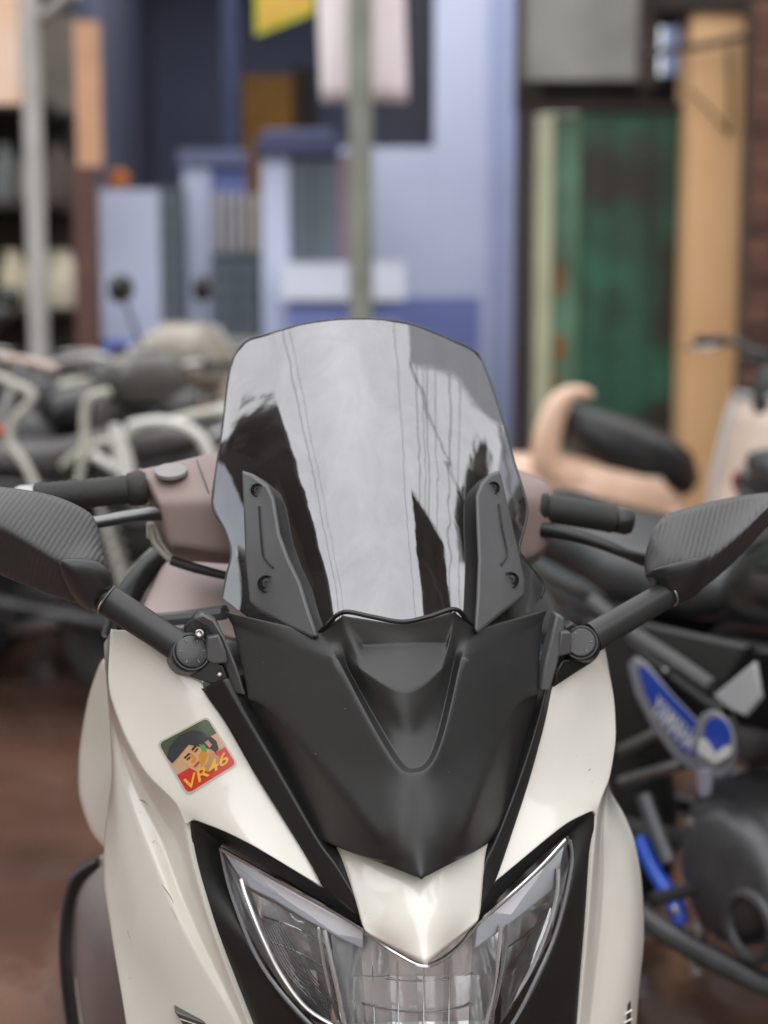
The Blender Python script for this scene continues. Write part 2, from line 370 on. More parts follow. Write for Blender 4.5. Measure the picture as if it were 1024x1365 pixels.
# ------------------------------------------------------------------ the setting
def wet_ground():
    m = mat('wet_red_brown_street', '#6d4f43', rough=.45, var=.2, vscale=1.3, col2='#46332b', bump=.12, bscale=14)
    n, l = nodes_of(m); p = n['Principled BSDF']
    tc = n.new('ShaderNodeTexCoord'); nz = n.new('ShaderNodeTexNoise'); nz.inputs['Scale'].default_value = 1.1; nz.inputs['Detail'].default_value = 5; l.new(tc.outputs['Object'], nz.inputs['Vector'])
    mr = n.new('ShaderNodeMapRange'); mr.inputs['From Min'].default_value = .48; mr.inputs['From Max'].default_value = .64; mr.inputs['To Min'].default_value = .03; mr.inputs['To Max'].default_value = .4
    l.new(nz.outputs['Fac'], mr.inputs[0]); l.new(mr.outputs[0], p.inputs['Roughness'])
    return m
g = MB(); S = 120
g.grid([[Vector((-S + 2 * S * i / 24, -S + 2 * S * j / 24, 0)) for i in range(25)] for j in range(25)])
tag(g.build('ground', wet_ground()), kind='structure')

# ------------------------------------------------------------------ the white scooter
SB = loc3(0, .55, 0)
scooter = empty('scooter', SB, 0, 'white maxi scooter with smoked windscreen, black front cowl and sticker on its panel', 'scooter')
ORIGIN[scooter.name] = SB.copy()

# --- black centre cowl
D = {
 'e0': (298, 815, 731, 813, .192), 'e1': (425, 843, 636, 838, .142), 'e2': (456, 820, 607, 815, .128), 'tC': ('c', 536, 832, .120),
 'f0': (310, 834, 724, 829, .188), 'f1': (451, 880, 615, 877, .116), 's1': (331, 932, 717, 926, .152), 's2': (336, 946, 714, 940, .160),
 'k1': (367, 950, 684, 944, .132), 'k2': (430, 1028, 652, 1022, .086), 'k3': (515, 1131, 610, 1125, .030),
 'o2': (362, 1003, 700, 998, .158), 'o3': (411, 1095, 676, 1091, .126), 'o4': (432, 1121, 652, 1123, .106), 'o5': (508, 1151, 610, 1147, .044),
 'tip': ('c', 562, 1173, .010), 'g1': (519, 1010, 585, 1006, .056), 'gC': ('c', 552, 1034, .046),
 'i1': (463, 889, 604, 886, .124), 'i2': (527, 1003, 577, 1000, .066), 'iC': ('c', 551, 1022, .056),
 'a1': (484, 861, 596, 858, .124), 'aC': ('c', 540, 858, .117), 'c1': (479, 890, 591, 889, .102), 'cC': ('c', 541, 922, .079), 'mC': ('c', 547, 985, .070),
}
FA = ['e0 f0 f1 e1', 'e1 f1 i1 e2', 'e2 i1 c1 a1', 'e2 a1 aC tC', 'a1 c1 cC aC', 'c1 i1 i2 mC', 'c1 mC cC', 'i2 iC mC',
      'f1 g1 i2 i1', 'g1 gC iC i2', 'f0 s1 k1 f1', 'f1 k1 k2 g1', 'g1 k2 k3 gC', 's1 s2 k1', 'k1 s2 o2 k2', 'k2 o2 o3', 'k2 o3 o4 k3', 'k3 o4 o5', 'gC k3 o5 tip']
CR = [('f0', 'f1', .75), ('f1', 'g1', .9), ('g1', 'gC', .9), ('i1', 'i2', .75), ('i2', 'iC', .75), ('k1', 'k2', .7), ('k2', 'k3', .7), ('s1', 'k1', .6),
      ('a1', 'aC', .8), ('c1', 'cC', .8), ('c1', 'a1', .7), ('e2', 'a1', .5), ('f1', 'i1', .6), ('c1', 'i1', .5), ('e1', 'f1', .4)]
# split the faces that meet across the centre line
V = sym(D); F, K = symf(D, [f.split() for f in FA], [(a, b, .92 if a in ('f1', 'g1') and b in ('g1', 'gC') else .82 if a in ('i1', 'i2') else min(1, .72 + .38 * c)) for a, b, c in CR])
cowl = cage('front_cowl', V, F, K, BLACK, scooter, thick=.014, levels=4, corners=('tip', 'e2L', 'e2R', 's1L', 's1R', 'e0L', 'e0R'))

MB().tube([sp(*p) for p in [(418, 852, .150), (436, 833, .136), (458, 816, .122), (495, 822, .116), (536, 829, .112), (572, 822, .116), (606, 812, .122), (622, 826, .136), (636, 845, .150)]], .0024, n=8, sub=5).build('cowl_seal', GLOSSK, scooter)
# --- long black strips either side of the cowl
D = {'a0': (268, 918, 737, 914, .172), 'a1': (300, 962, 727, 962, .160), 'a2': (345, 1040, 706, 1040, .142), 'a3': (405, 1133, 677, 1128, .112), 'a4': (432, 1182, 660, 1175, .096), 'a5': (478, 1222, 634, 1220, .066),
     'm0': (300, 905, 730, 905, .160), 'm1': (322, 945, 722, 945, .152), 'm2': (372, 1028, 697, 1028, .134), 'm3': (425, 1122, 660, 1124, .104), 'm4': (446, 1150, 648, 1150, .090), 'm5': (484, 1214, 638, 1206, .060),
     'b0': (335, 900, 714, 900, .175), 'b1': (345, 940, 710, 940, .17), 'b2': (395, 1020, 680, 1020, .155), 'b3': (440, 1110, 650, 1110, .125), 'b4': (466, 1140, 636, 1136, .11), 'b5': (496, 1205, 625, 1196, .080)}
V = sym(D); FS = []
for s in 'LR':
    for i in range(5):
        FS += [[f'a{i}{s}', f'a{i+1}{s}', f'm{i+1}{s}', f'm{i}{s}'], [f'm{i}{s}', f'm{i+1}{s}', f'b{i+1}{s}', f'b{i}{s}']]
for s in 'LR':
    Vs = {k: v for k, v in V.items() if k.endswith(s)}
    cage('cowl_trim_strip', Vs, [f for f in FS if f[0].endswith(s)], [(f'm{i}{s}', f'm{i+1}{s}', .55) for i in range(5)], TRIMK, scooter, thick=.008, levels=3, corners=[f'a0{s}', f'a5{s}', f'm5{s}'])

# --- white nose under the cowl
D = {'a': (446, 1100, 654, 1095, .118), 'b': (455, 1142, 648, 1134, .100), 'c': (474, 1200, 643, 1185, .064), 'd': (486, 1240, 638, 1226, .040), 'd2': (520, 1262, 606, 1255, .018),
     'tA': ('c', 560, 1090, .085), 'tB': ('c', 562, 1150, .045), 'tC': ('c', 566, 1215, .010), 'tD': ('c', 568, 1287, -.014), 'm': (517, 1215, 605, 1208, .026), 'n': (512, 1145, 605, 1140, .068)}
V = sym(D); F, K = symf(D, [f.split() for f in ('a b n tA', 'n tB tA', 'b c m n', 'n m tC tB', 'c d d2 m', 'm d2 tD tC')], [('tB', 'tC', .0), ('tC', 'tD', .0), ('d', 'd2', .5), ('d2', 'tD', .5), ('m', 'd2', .3)])
cage('nose_panel', V, F, K, WHITE, scooter, thick=.010, levels=3, corners=('tD',))

# --- white front side panels: an upper face, a shaded channel, a lower face
D = {
 # inner edge beside the black strip, then along the lamp surround
 'i0': (262, 860, 752, 850, .196), 'i1': (272, 921, 735, 921, .177), 'i2': (302, 967, 727, 964, .166), 'i3': (346, 1043, 705, 1043, .148), 'i4': (404, 1136, 675, 1130, .118), 'i5': (432, 1184, 655, 1180, .102),
 'h1': (345, 1130, 722, 1122, .122), 'h2': (300, 1108, 757, 1096, .140), 'h3': (257, 1092, 791, 1080, .160),
 # middle of the upper face
 'u0': (205, 846, 785, 842, .205), 'u1': (222, 920, 776, 915, .186), 'u2': (252, 988, 760, 985, .172), 'u3': (290, 1060, 742, 1055, .152),
 # crest between upper face and channel
 'q0': (148, 838, 806, 862, .240), 'q1': (147, 915, 818, 930, .218), 'q2': (168, 979, 820, 985, .198), 'q3': (196, 1030, 812, 1035, .182), 'q4': (236, 1072, 800, 1066, .166), 'q5': (247, 1098, 795, 1086, .163),
 'q6': (262, 1160, 790, 1150, .162), 'q7': (290, 1250, 783, 1240, .162), 'q8': (338, 1370, 770, 1370, .158), 'q9': (362, 1430, 762, 1430, .152),
}
V = sym(D)
FB = ['i0 i1 u1 u0', 'i1 i2 u2 u1', 'i2 i3 u3 u2', 'i3 i4 h1 u3', 'i4 i5 h1', 'u0 u1 q1 q0', 'u1 u2 q2 q1', 'u2 q3 q2', 'u2 u3 q4 q3', 'u3 h2 h3 q4', 'u3 h1 h2', 'h3 q5 q4']
F, K = symf(D, [f.split() for f in FB], [('q3', 'q4', .3)])
UPPER = {}
for s in 'LR':
    Vs = {k: v for k, v in V.items() if k.endswith(s)}
    used = {k for f in F if f[0].endswith(s) for k in f}
    UPPER[s] = cage('upper_side_panel', {k: v for k, v in Vs.items() if k in used}, [f for f in F if f[0].endswith(s)], [(f'u3{s}', f'h2{s}', .25)], WHITE, scooter, thick=.006, levels=4,
         corners=[f'i5{s}', f'h3{s}', f'q0{s}', f'i0{s}'], rimcrease=.8)
Qp = {k: v for k, v in V.items() if k[0] == 'q'}
# lower panel: channel floor (c), crest (d), swelling side (m), outer edge (o)
DL = {'q0': (148, 838, .240), 'q1': (145, 915, .222), 'q2': (166, 979, .202), 'q3': (194, 1030, .186), 'q4': (234, 1073, .171), 'q5': (246, 1099, .167), 'q6': (259, 1160, .165), 'q7': (287, 1250, .163), 'q8': (334, 1370, .158), 'q9': (360, 1430, .152),
 'c0': (143, 852, .262), 'c1': (146, 940, .250), 'c2': (165, 1008, .240), 'c3': (186, 1060, .229), 'c4': (212, 1110, .217), 'c5': (226, 1145, .209), 'c6': (242, 1190, .198), 'c7': (276, 1268, .182), 'c8': (326, 1372, .164), 'c9': (350, 1430, .158),
 'd0': (140, 856, .272), 'd1': (147, 950, .262), 'd2': (158, 1020, .244), 'd3': (176, 1076, .227), 'd4': (198, 1130, .210), 'd5': (213, 1165, .200), 'd6': (231, 1208, .190), 'd7': (266, 1280, .178), 'd8': (318, 1374, .166), 'd9': (340, 1430, .160),
 'm0': (138, 860, .285), 'm1': (146, 965, .278), 'm2': (151, 1040, .262), 'm3': (158, 1110, .246), 'm4': (170, 1172, .230), 'm5': (184, 1216, .218), 'm6': (200, 1262, .208), 'm7': (232, 1322, .196), 'm8': (268, 1392, .184), 'm9': (290, 1440, .178),
 'o0': (138, 866, .32), 'o1': (147, 975, .32), 'o2': (146, 1050, .31), 'o3': (139, 1120, .30), 'o4': (139, 1180, .285), 'o5': (146, 1226, .272), 'o6': (153, 1270, .260), 'o7': (163, 1326, .245), 'o8': (174, 1396, .232), 'o9': (184, 1446, .226)}
DR = {'q0': (806, 862), 'q1': (818, 930), 'q2': (819, 985), 'q3': (811, 1036), 'q4': (800, 1068), 'q5': (796, 1088), 'q6': (790, 1150), 'q7': (783, 1240), 'q8': (771, 1370), 'q9': (763, 1430)}
V = {}
for k, t in DL.items():
    V[k + 'L'] = sp(*t); V[k + 'R'] = mirror_pt(V[k + 'L'])
    if k in DR: V[k + 'R'] = sp(DR[k][0], DR[k][1], t[2])
RS = {  # right side outline as it shows beyond the crest
 'o3': (812, 1046, .30), 'o4': (832, 1085, .285), 'o5': (846, 1120, .272), 'o6': (856, 1175, .262), 'o7': (859, 1250, .25), 'o8': (852, 1325, .24), 'o9': (845, 1400, .235),
 'm3': (811, 1052, .262), 'm4': (826, 1100, .25), 'm5': (836, 1140, .238), 'm6': (842, 1190, .228), 'm7': (842, 1260, .215), 'm8': (835, 1335, .205), 'm9': (826, 1410, .198),
 'd3': (810, 1056, .24), 'd4': (811, 1100, .222), 'd5': (813, 1140, .214), 'd6': (813, 1190, .206), 'd7': (808, 1265, .196), 'd8': (797, 1360, .182), 'd9': (788, 1430, .174),
 'c3': (808, 1060, .23), 'c4': (804, 1100, .212), 'c5': (804, 1140, .205), 'c6': (803, 1190, .2), 'c7': (797, 1265, .19), 'c8': (786, 1365, .176), 'c9': (777, 1430, .168),
 'o0': (803, 868, .34), 'o1': (814, 935, .34), 'o2': (816, 990, .32), 'm0': (805, 866, .30), 'm1': (816, 933, .29), 'm2': (817, 988, .275), 'd0': (805, 864, .28), 'd1': (817, 932, .265), 'd2': (818, 987, .25), 'c0': (806, 863, .265), 'c1': (818, 931, .25), 'c2': (818, 986, .235)}
for k, t in RS.items(): V[k + 'R'] = sp(*t)
LOWER = {}
for s in 'LR':
    FS = []
    for i in range(9):
        for a, b in ('qc', 'cd', 'dm', 'mo'): FS.append([f'{a}{i}{s}', f'{a}{i+1}{s}', f'{b}{i+1}{s}', f'{b}{i}{s}'])
    K = [(f'd{i}{s}', f'd{i+1}{s}', .8 if i > 1 else .5) for i in range(9)] + [(f'c{i}{s}', f'c{i+1}{s}', .7) for i in range(9)]
    LOWER[s] = cage('lower_side_panel', {k: v for k, v in V.items() if k.endswith(s)}, FS, K, WHITE, scooter, thick=.006, levels=3, corners=[f'q0{s}', f'o0{s}'], rimcrease=.8)

# --- sticker on the upper panel (picture's left)
settle(); bpy.context.view_layer.update()
bvh = bvh_of(UPPER['L'])
def lay(pts, lift):
    out = []
    for x, y in pts:
        h, nn = surf_hit(bvh, SB, x, y)
        if h is None: h = sp(x, y, .17); nn = -FV
        if nn.dot(FV) > 0: nn = -nn
        out.append(h + nn * lift)
    return out
Q = [(209, 990), (277, 954), (318, 1019), (250, 1061)]   # top left, top right, bottom right, bottom left
def uvp(u, v):
    a = [Q[0][i] * (1 - u) + Q[1][i] * u for i in (0, 1)]; b = [Q[3][i] * (1 - u) + Q[2][i] * u for i in (0, 1)]
    return (a[0] * (1 - v) + b[0] * v, a[1] * (1 - v) + b[1] * v)
def rrect(r=.09, n=5):
    o = []
    for cx, cy, a0 in ((1 - r, r, -90), (1 - r, 1 - r, 0), (r, 1 - r, 90), (r, r, 180)):
        for k in range(n + 1):
            a = R(a0 + 90 * k / n); o.append((cx + r * math.cos(a), cy + r * math.sin(a)))
    return o
def decal(name, poly, lift, m, parent, n=7):
    """flat printed shape, cut into a fine fan so that it follows the panel"""
    cx = sum(p[0] for p in poly) / len(poly); cy = sum(p[1] for p in poly) / len(poly)
    P = []
    for i, p in enumerate(poly):
        q = poly[(i + 1) % len(poly)]
        for k in range(3): P.append((p[0] + (q[0] - p[0]) * k / 3, p[1] + (q[1] - p[1]) * k / 3))
    N = len(P); uv = []
    for j in range(1, n + 1): uv += [(cx + (p[0] - cx) * j / n, cy + (p[1] - cy) * j / n) for p in P]
    uv.append((cx, cy)); v = lay([uvp(*t) for t in uv], lift)
    f = [(j * N + i, j * N + (i + 1) % N, (j + 1) * N + (i + 1) % N, (j + 1) * N + i) for j in range(n - 1) for i in range(N)] + [(i, (i + 1) % N, n * N) for i in range(N)]
    return MB().add(v, f).build(name, m, parent)
def ink(name, c, rough=.3): return mat('ink_' + name, c, rough=rough, var=.06, vscale=120, coat=.3)
st = decal('sticker', rrect(), .0009, ink('edge', '#c9b9ae'), scooter); st['label'] = 'square sticker with a capped head and the yellow letters VR46'
def band(v0, v1, r=.07, top=False, bot=False):
    e = .03
    if top: return [(1 - e, v1), (e, v1)] + [(e, r + e), (e + r * .3, e + r * .3), (r + e, e), (1 - r - e, e), (1 - e - r * .3, e + r * .3), (1 - e, r + e)]
    if bot: return [(e, v0), (1 - e, v0), (1 - e, 1 - r - e), (1 - e - r * .3, 1 - e - r * .3), (1 - r - e, 1 - e), (r + e, 1 - e), (e + r * .3, 1 - e - r * .3), (e, 1 - r - e)]
    return [(e, v0), (1 - e, v0), (1 - e, v1), (e, v1)]
decal('green_band', band(0, .34, top=True), .0012, ink('green', '#4c5a45'), st)
decal('tan_band', band(.34, .62), .0012, ink('tan', '#c9a482'), st)
decal('red_band', band(.62, 1, bot=True), .0012, ink('red', '#c8382f'), st)
decal('neck', [(.42, .58), (.70, .50), (.80, .72), (.72, .84), (.50, .84), (.44, .70)], .0014, ink('neck', '#b58a5a'), st, 4)
decal('face', [(.22, .30), (.64, .18), (.74, .38), (.70, .56), (.60, .68), (.46, .75), (.34, .72), (.27, .62), (.24, .50)], .0016, ink('skin', '#d2a274'), st, 4)
decal('cheek_shade', [(.52, .52), (.68, .42), (.66, .58), (.54, .68), (.44, .72), (.48, .62)], .0018, ink('ochre', '#c98a35'), st, 3)
decal('cheek_patch', [(.62, .36), (.70, .42), (.67, .54), (.60, .48)], .0020, ink('leaf', '#5d9a4c'), st, 2)
decal('cap', [(.06, .42), (.04, .30), (.16, .16), (.40, .07), (.64, .09), (.78, .20), (.84, .40), (.78, .56), (.73, .40), (.68, .22), (.48, .20), (.28, .28), (.20, .38)], .0019, ink('cap', '#3a3b3f'), st, 4)
decal('hair', [(.74, .30), (.86, .34), (.90, .46), (.86, .60), (.78, .62), (.74, .50)], .0020, ink('hair', '#2c2724'), st, 2)
decal('ear', [(.72, .38), (.79, .37), (.80, .48), (.74, .50)], .0022, ink('ear', '#c78478'), st, 2)
decal('brow', [(.28, .43), (.40, .40), (.42, .43), (.29, .46)], .0021, ink('brow', '#4a2f2b'), st, 2)
decal('brow', [(.46, .37), (.60, .32), (.61, .36), (.47, .41)], .0021, ink('brow', '#4a2f2b'), st, 2)
decal('eye', [(.30, .48), (.38, .46), (.38, .49), (.31, .50)], .0021, ink('brow', '#4a2f2b'), st, 2)
decal('eye', [(.48, .43), (.57, .40), (.57, .43), (.49, .45)], .0021, ink('brow', '#4a2f2b'), st, 2)
decal('nose', [(.40, .45), (.44, .44), (.45, .56), (.37, .58), (.35, .55), (.41, .54)], .0021, ink('ochre', '#c98a35'), st, 2)
decal('mouth', [(.34, .64), (.46, .60), (.48, .63), (.37, .67)], .0021, ink('lip', '#b2453c'), st, 2)
tv, tf = text_mesh('VR46', 1.0, .25, .012)
xs = [p.x for p in tv]; ys = [p.y for p in tv]; x0, x1, y0, y1 = min(xs), max(xs), min(ys), max(ys)
tuv = [uvp(.08 + .84 * (p.x - x0) / (x1 - x0), .93 - .05 * (p.x - x0) / (x1 - x0) - .19 * (p.y - y0) / (y1 - y0)) for p in tv]
MB().add(lay(tuv, .0024), tf).build('lettering', ink('yellow', '#e9b13a'), st)

lb = bvh_of(LOWER['L']); bvh = lb; SCR = mat('scratch', (.22, .19, .16), rough=.6)
for P in ([(186, 1066), (192, 1068), (198, 1074)], [(216, 1180), (224, 1190), (232, 1204)], [(228, 1210), (236, 1226)], [(170, 1240), (174, 1252)], [(206, 1120), (210, 1126)]):
    MB().tube(lay(P, .0002), [.0002] + [.0006] * (len(P) - 2) + [.0002], n=5, sub=3).build('scratch', SCR, LOWER['L'])
# --- windscreen: smoked, bowed, leaning back
def screen_b(x, y):
    t = (828 - y) / 402.0                                   # 0 at the foot, 1 at the top edge
    bc = .135 + .205 * t - .012 * math.sin(t * math.pi)     # centre line
    half = (205 - 30 * t); s = (x - (536 - 52 * t)) / half
    return bc + (.082 - .028 * t) * abs(s) ** 2.1
OUT = [(297, 797), (303, 765), (309, 737), (301, 707), (284, 673), (289, 624), (297, 571), (306, 498), (314, 473), (330, 455), (358, 446), (406, 432), (455, 426), (504, 426), (553, 434), (602, 454), (631, 468), (643, 483),
       (665, 546), (685, 615), (702, 673), (699, 703), (692, 732), (702, 749), (724, 779), (721, 797)]
LF = OUT[:10]; RT = OUT[17:][::-1]; TOP = OUT[9:18]
def along(poly, t):
    d = [0]
    for a, b in zip(poly, poly[1:]): d.append(d[-1] + math.dist(a, b))
    t *= d[-1]
    for i in range(len(poly) - 1):
        if t <= d[i + 1] + 1e-9:
            k = (t - d[i]) / (d[i + 1] - d[i]); return (poly[i][0] + (poly[i + 1][0] - poly[i][0]) * k, poly[i][1] + (poly[i + 1][1] - poly[i][1]) * k)
    return poly[-1]
BOT = [(297, 797), (350, 838), (425, 862), (470, 850), (536, 856), (590, 850), (636, 858), (690, 835), (721, 797)]
NC, NR = 41, 41; rows = []
for j in range(NR):
    t = j / (NR - 1); l = along(LF, t); r = along(RT, t); row = []
    for i in range(NC):
        s = i / (NC - 1); b = along(BOT, s); tp = along(TOP, s)
        # Coons patch
        x = (1 - s) * l[0] + s * r[0] + (1 - t) * b[0] + t * tp[0] - ((1 - s) * (1 - t) * BOT[0][0] + s * (1 - t) * BOT[-1][0] + (1 - s) * t * TOP[0][0] + s * t * TOP[-1][0])
        y = (1 - s) * l[1] + s * r[1] + (1 - t) * b[1] + t * tp[1] - ((1 - s) * (1 - t) * BOT[0][1] + s * (1 - t) * BOT[-1][1] + (1 - s) * t * TOP[0][1] + s * t * TOP[-1][1])
        row.append(sp(x, y, screen_b(x, y)))
    rows.append(row)
ws = MB().grid(rows).build('windscreen', SCREEN, scooter, autos=False)
if ws.data.polygons[400].normal.dot(FV) > 0: ws.data.flip_normals()
# rounded, darker rim of the sheet
edge = [sp(x, y, screen_b(x, y) + .001) for x, y in OUT]
MB().tube(edge, .0016, n=6, sub=5).build('screen_edge', GLOSSK, ws)

# --- screen brackets with their screws
def bracket(outline, ridge, screws, slot, s):
    P = [sp(x, y, screen_b(x, y) - .016) for x, y in outline]
    Bk = [sp(x, y, screen_b(x, y) + .001) for x, y in outline]
    cx = sum(p[0] for p in outline) / len(outline)
    n = len(P)
    IN = []
    for i, (x, y) in enumerate(outline):      # inset top face
        a = outline[i - 1]; c = outline[(i + 1) % n]
        e1 = Vector((x - a[0], y - a[1])).normalized(); e2 = Vector((c[0] - x, c[1] - y)).normalized()
        nn = Vector((-(e1.y + e2.y), e1.x + e2.x)); nn = nn.normalized() if nn.length > 1e-6 else Vector((0, 0))
        IN.append((x + nn.x * 3.2, y + nn.y * 3.2))
    area = sum(outline[i - 1][0] * outline[i][1] - outline[i][0] * outline[i - 1][1] for i in range(n))
    if area < 0: IN = [(2 * o[0] - q[0], 2 * o[1] - q[1]) for o, q in zip(outline, IN)]
    T = [sp(x, y, screen_b(x, y) - .0195) for x, y in IN]
    v = Bk + P + T; f = []
    for k in (0, 1): f += [(k * n + i, k * n + (i + 1) % n, (k + 1) * n + (i + 1) % n, (k + 1) * n + i) for i in range(n)]
    f.append(tuple(2 * n + i for i in range(n)))
    o = MB().add(v, f).build('screen_bracket', BRKT, scooter, bevel=.0014)
    for x, y, r in screws:
        c = sp(x, y, screen_b(x, y) - .0200); ax = (sp(x, y, screen_b(x, y) - .04) - c).normalized(); q = r / 1310
        w_ = MB().lathe(c - ax * .0045, ax, [(-.001, q * .99), (.0035, q), (.0058, q), (.0062, q * .9), (.0030, q * .80), (.0012, q * .76), (.0010, q * .1)], 28).build('screw_recess', mat('recess_black', (.006, .006, .006), rough=.6), o)
        MB().lathe(c - ax * .004, ax, [(0, q * .62), (.0028, q * .62), (.0036, q * .5), (.0036, q * .30), (.0016, q * .26), (.0016, .0001)], 20).build('screw', mat('screw_head', (.022, .022, .022), rough=.35, metal=.3), o)
    MB().tube([sp(x, y, screen_b(x, y) - .0196) for x, y in slot], .0011, n=6, sub=4).build('groove', TRIMK, o)
    return o
BL = [(323, 627), (338, 632), (358, 647), (366, 664), (374, 712), (386, 745), (401, 776), (413, 815), (424, 848), (416, 851), (380, 834), (346, 815), (333, 802), (327, 740), (325, 680)]
BR = [(664, 627), (668, 634), (675, 665), (688, 720), (699, 771), (700, 794), (672, 816), (637, 845), (632, 840), (635, 800), (637, 745), (635, 700), (634, 660), (641, 643), (652, 632)]
bracket(BL, None, [(343, 653, 9.5), (355, 778, 12)], [(345, 675), (347, 705), (350, 738), (355, 748), (364, 757)], 'L')
bracket(BR, None, [(658, 650, 9), (681, 773, 11.5)], [(665, 672), (670, 705), (676, 735), (674, 745), (668, 753)], 'R')

# --- headlamp: black surround, silver reflector, dividers, light guides, clear lens
LT = [(290, 1124), (345, 1156), (400, 1188), (450, 1216), (488, 1241), (528, 1268), (568, 1284), (606, 1264), (640, 1226), (680, 1190), (722, 1152), (758, 1113)]
LB = [(296, 1142), (318, 1222), (352, 1295), (395, 1345), (440, 1392), (500, 1425), (570, 1440), (630, 1420), (676, 1376), (712, 1312), (742, 1240), (764, 1150)]
BB = [.158, .132, .108, .086, .066, .046, .038, .046, .064, .086, .108, .132]
def lamp_surface(off, nx=56, ny=16, jit=0., bulge=.012):
    rows = []
    for j in range(ny):
        v = j / (ny - 1); row = []
        for i in range(nx):
            u = i / (nx - 1) * 11; k = min(int(u), 10); t = u - k
            tp = [LT[k][q] * (1 - t) + LT[k + 1][q] * t for q in (0, 1)]; bt = [LB[k][q] * (1 - t) + LB[k + 1][q] * t for q in (0, 1)]; b = BB[k] * (1 - t) + BB[k + 1] * t
            x = tp[0] * (1 - v) + bt[0] * v; y = tp[1] * (1 - v) + bt[1] * v
            row.append(sp(x, y, b + .012 + off - bulge * math.sin(v * math.pi) + .012 * v + (random.uniform(-jit, jit) if 0 < i < nx - 1 and 0 < j < ny - 1 else 0)))
        rows.append(row)
    return rows
hl = MB().grid(lamp_surface(0)).build('headlamp_lens', LENS, scooter, autos=False)
# reflector cups: three bowls of stepped facets
def lamp_pt(x, y):
    """depth of the lens at a spot, from the nearest column"""
    best = min(range(12), key=lambda k: abs((LT[k][0] + LB[k][0]) / 2 - x)); return BB[best] + .012
def bowl(poly, cols, rws, deep, name='reflector'):
    tl, tr, br, bl = poly; rows = []
    for j in range(rws + 1):
        v = j / rws; row = []
        for i in range(cols + 1):
            u = i / cols
            x = (tl[0] * (1 - u) + tr[0] * u) * (1 - v) + (bl[0] * (1 - u) + br[0] * u) * v; y = (tl[1] * (1 - u) + tr[1] * u) * (1 - v) + (bl[1] * (1 - u) + br[1] * u) * v
            b = (tl[2] * (1 - u) + tr[2] * u) * (1 - v) + (bl[2] * (1 - u) + br[2] * u) * v
            row.append(sp(x, y, b + deep * (math.sin(math.pi * u) ** .6) * (math.sin(math.pi * (.08 + .92 * v) * .62) ** .6)))
        rows.append(row)
    m = MB()
    for j in range(rws):
        for i in range(cols):   # each facet pillow-bent
            a, b_, c, d = rows[j][i], rows[j][i + 1], rows[j + 1][i + 1], rows[j + 1][i]; n = (b_ - a).cross(d - a).normalized()
            if n.dot(FV) > 0: n = -n
            G = []; kA = .0026; kB = .0006; kC = 0; kD = random.uniform(-.0012, .0004)
            for q in range(6):
                for p in range(6):
                    s, t = p / 5, q / 5; pt = (a * (1 - s) + b_ * s) * (1 - t) + (d * (1 - s) + c * s) * t
                    G.append(pt + n * (kA * math.sin(math.pi * s) + kB * math.sin(math.pi * t) + (s - .5) * kC + (t - .5) * kD))
            m.add(G, [(q * 6 + p, q * 6 + p + 1, (q + 1) * 6 + p + 1, (q + 1) * 6 + p) for q in range(5) for p in range(5)])
    return m.build(name, REFL, hl)
bowl([(335, 1188, .145), (438, 1240, .100), (462, 1372, .105), (392, 1352, .130)], 3, 2, .036)
bowl([(440, 1240, .098), (668, 1238, .105), (655, 1420, .075), (462, 1425, .075)], 6, 3, .040)
bowl([(668, 1238, .106), (742, 1165, .140), (735, 1250, .135), (668, 1365, .108)], 2, 2, .034)
# back shell that closes the lamp
MB().grid(lamp_surface(.075, 40, 10, 0, -.02)).build('lamp_shell', mat('lamp_shell', (.80, .80, .82), rough=.3, metal=.6, var=.15, vscale=40), hl)
def rib(pts, r, name='divider', m=None): return MB().tube([sp(*p) for p in pts], r, n=8, sub=5).build(name, m or mat('clear_rib', (.75, .75, .77), rough=.12, metal=.7, var=.05), hl)
rib([(432, 1240, .082), (440, 1275, .074), (450, 1320, .070), (462, 1372, .070), (490, 1405, .066)], .0022)
rib([(424, 1236, .092), (430, 1275, .086), (440, 1322, .084), (452, 1362, .086)], .0016)
rib([(668, 1234, .080), (664, 1275, .075), (658, 1320, .072), (646, 1375, .068)], .0022)
rib([(676, 1232, .088), (672, 1275, .085), (664, 1322, .082), (656, 1356, .080)], .0016)
rib([(322, 1172, .136), (330, 1200, .124), (350, 1250, .112), (375, 1300, .104), (410, 1345, .094), (455, 1372, .082)], .0022)
rib([(744, 1158, .124), (742, 1195, .118), (726, 1250, .108), (704, 1300, .098), (676, 1345, .090)], .0022)
FINE = mat('fine_line', (.55, .55, .57), rough=.15, metal=.8, var=.05)
for (p0, p1, p2), (q0, q1, q2), nl in ((((352, 1240, .115), (385, 1300, .106), (440, 1358, .092)), ((372, 1228, .118), (405, 1285, .108), (446, 1335, .094)), 9), (((738, 1210, .116), (718, 1265, .106), (672, 1350, .092)), ((722, 1212, .116), (702, 1262, .106), (668, 1325, .094)), 9)):
    m = MB()
    for k in range(nl):
        f_ = k / (nl - 1); m.tube([sp(*[a_ * (1 - f_) + b_ * f_ for a_, b_ in zip(A_, B_)]) for A_, B_ in ((p0, q0), (p1, q1), (p2, q2))], .0006, n=5, sub=5)
    m.build('prism_line', FINE, hl)
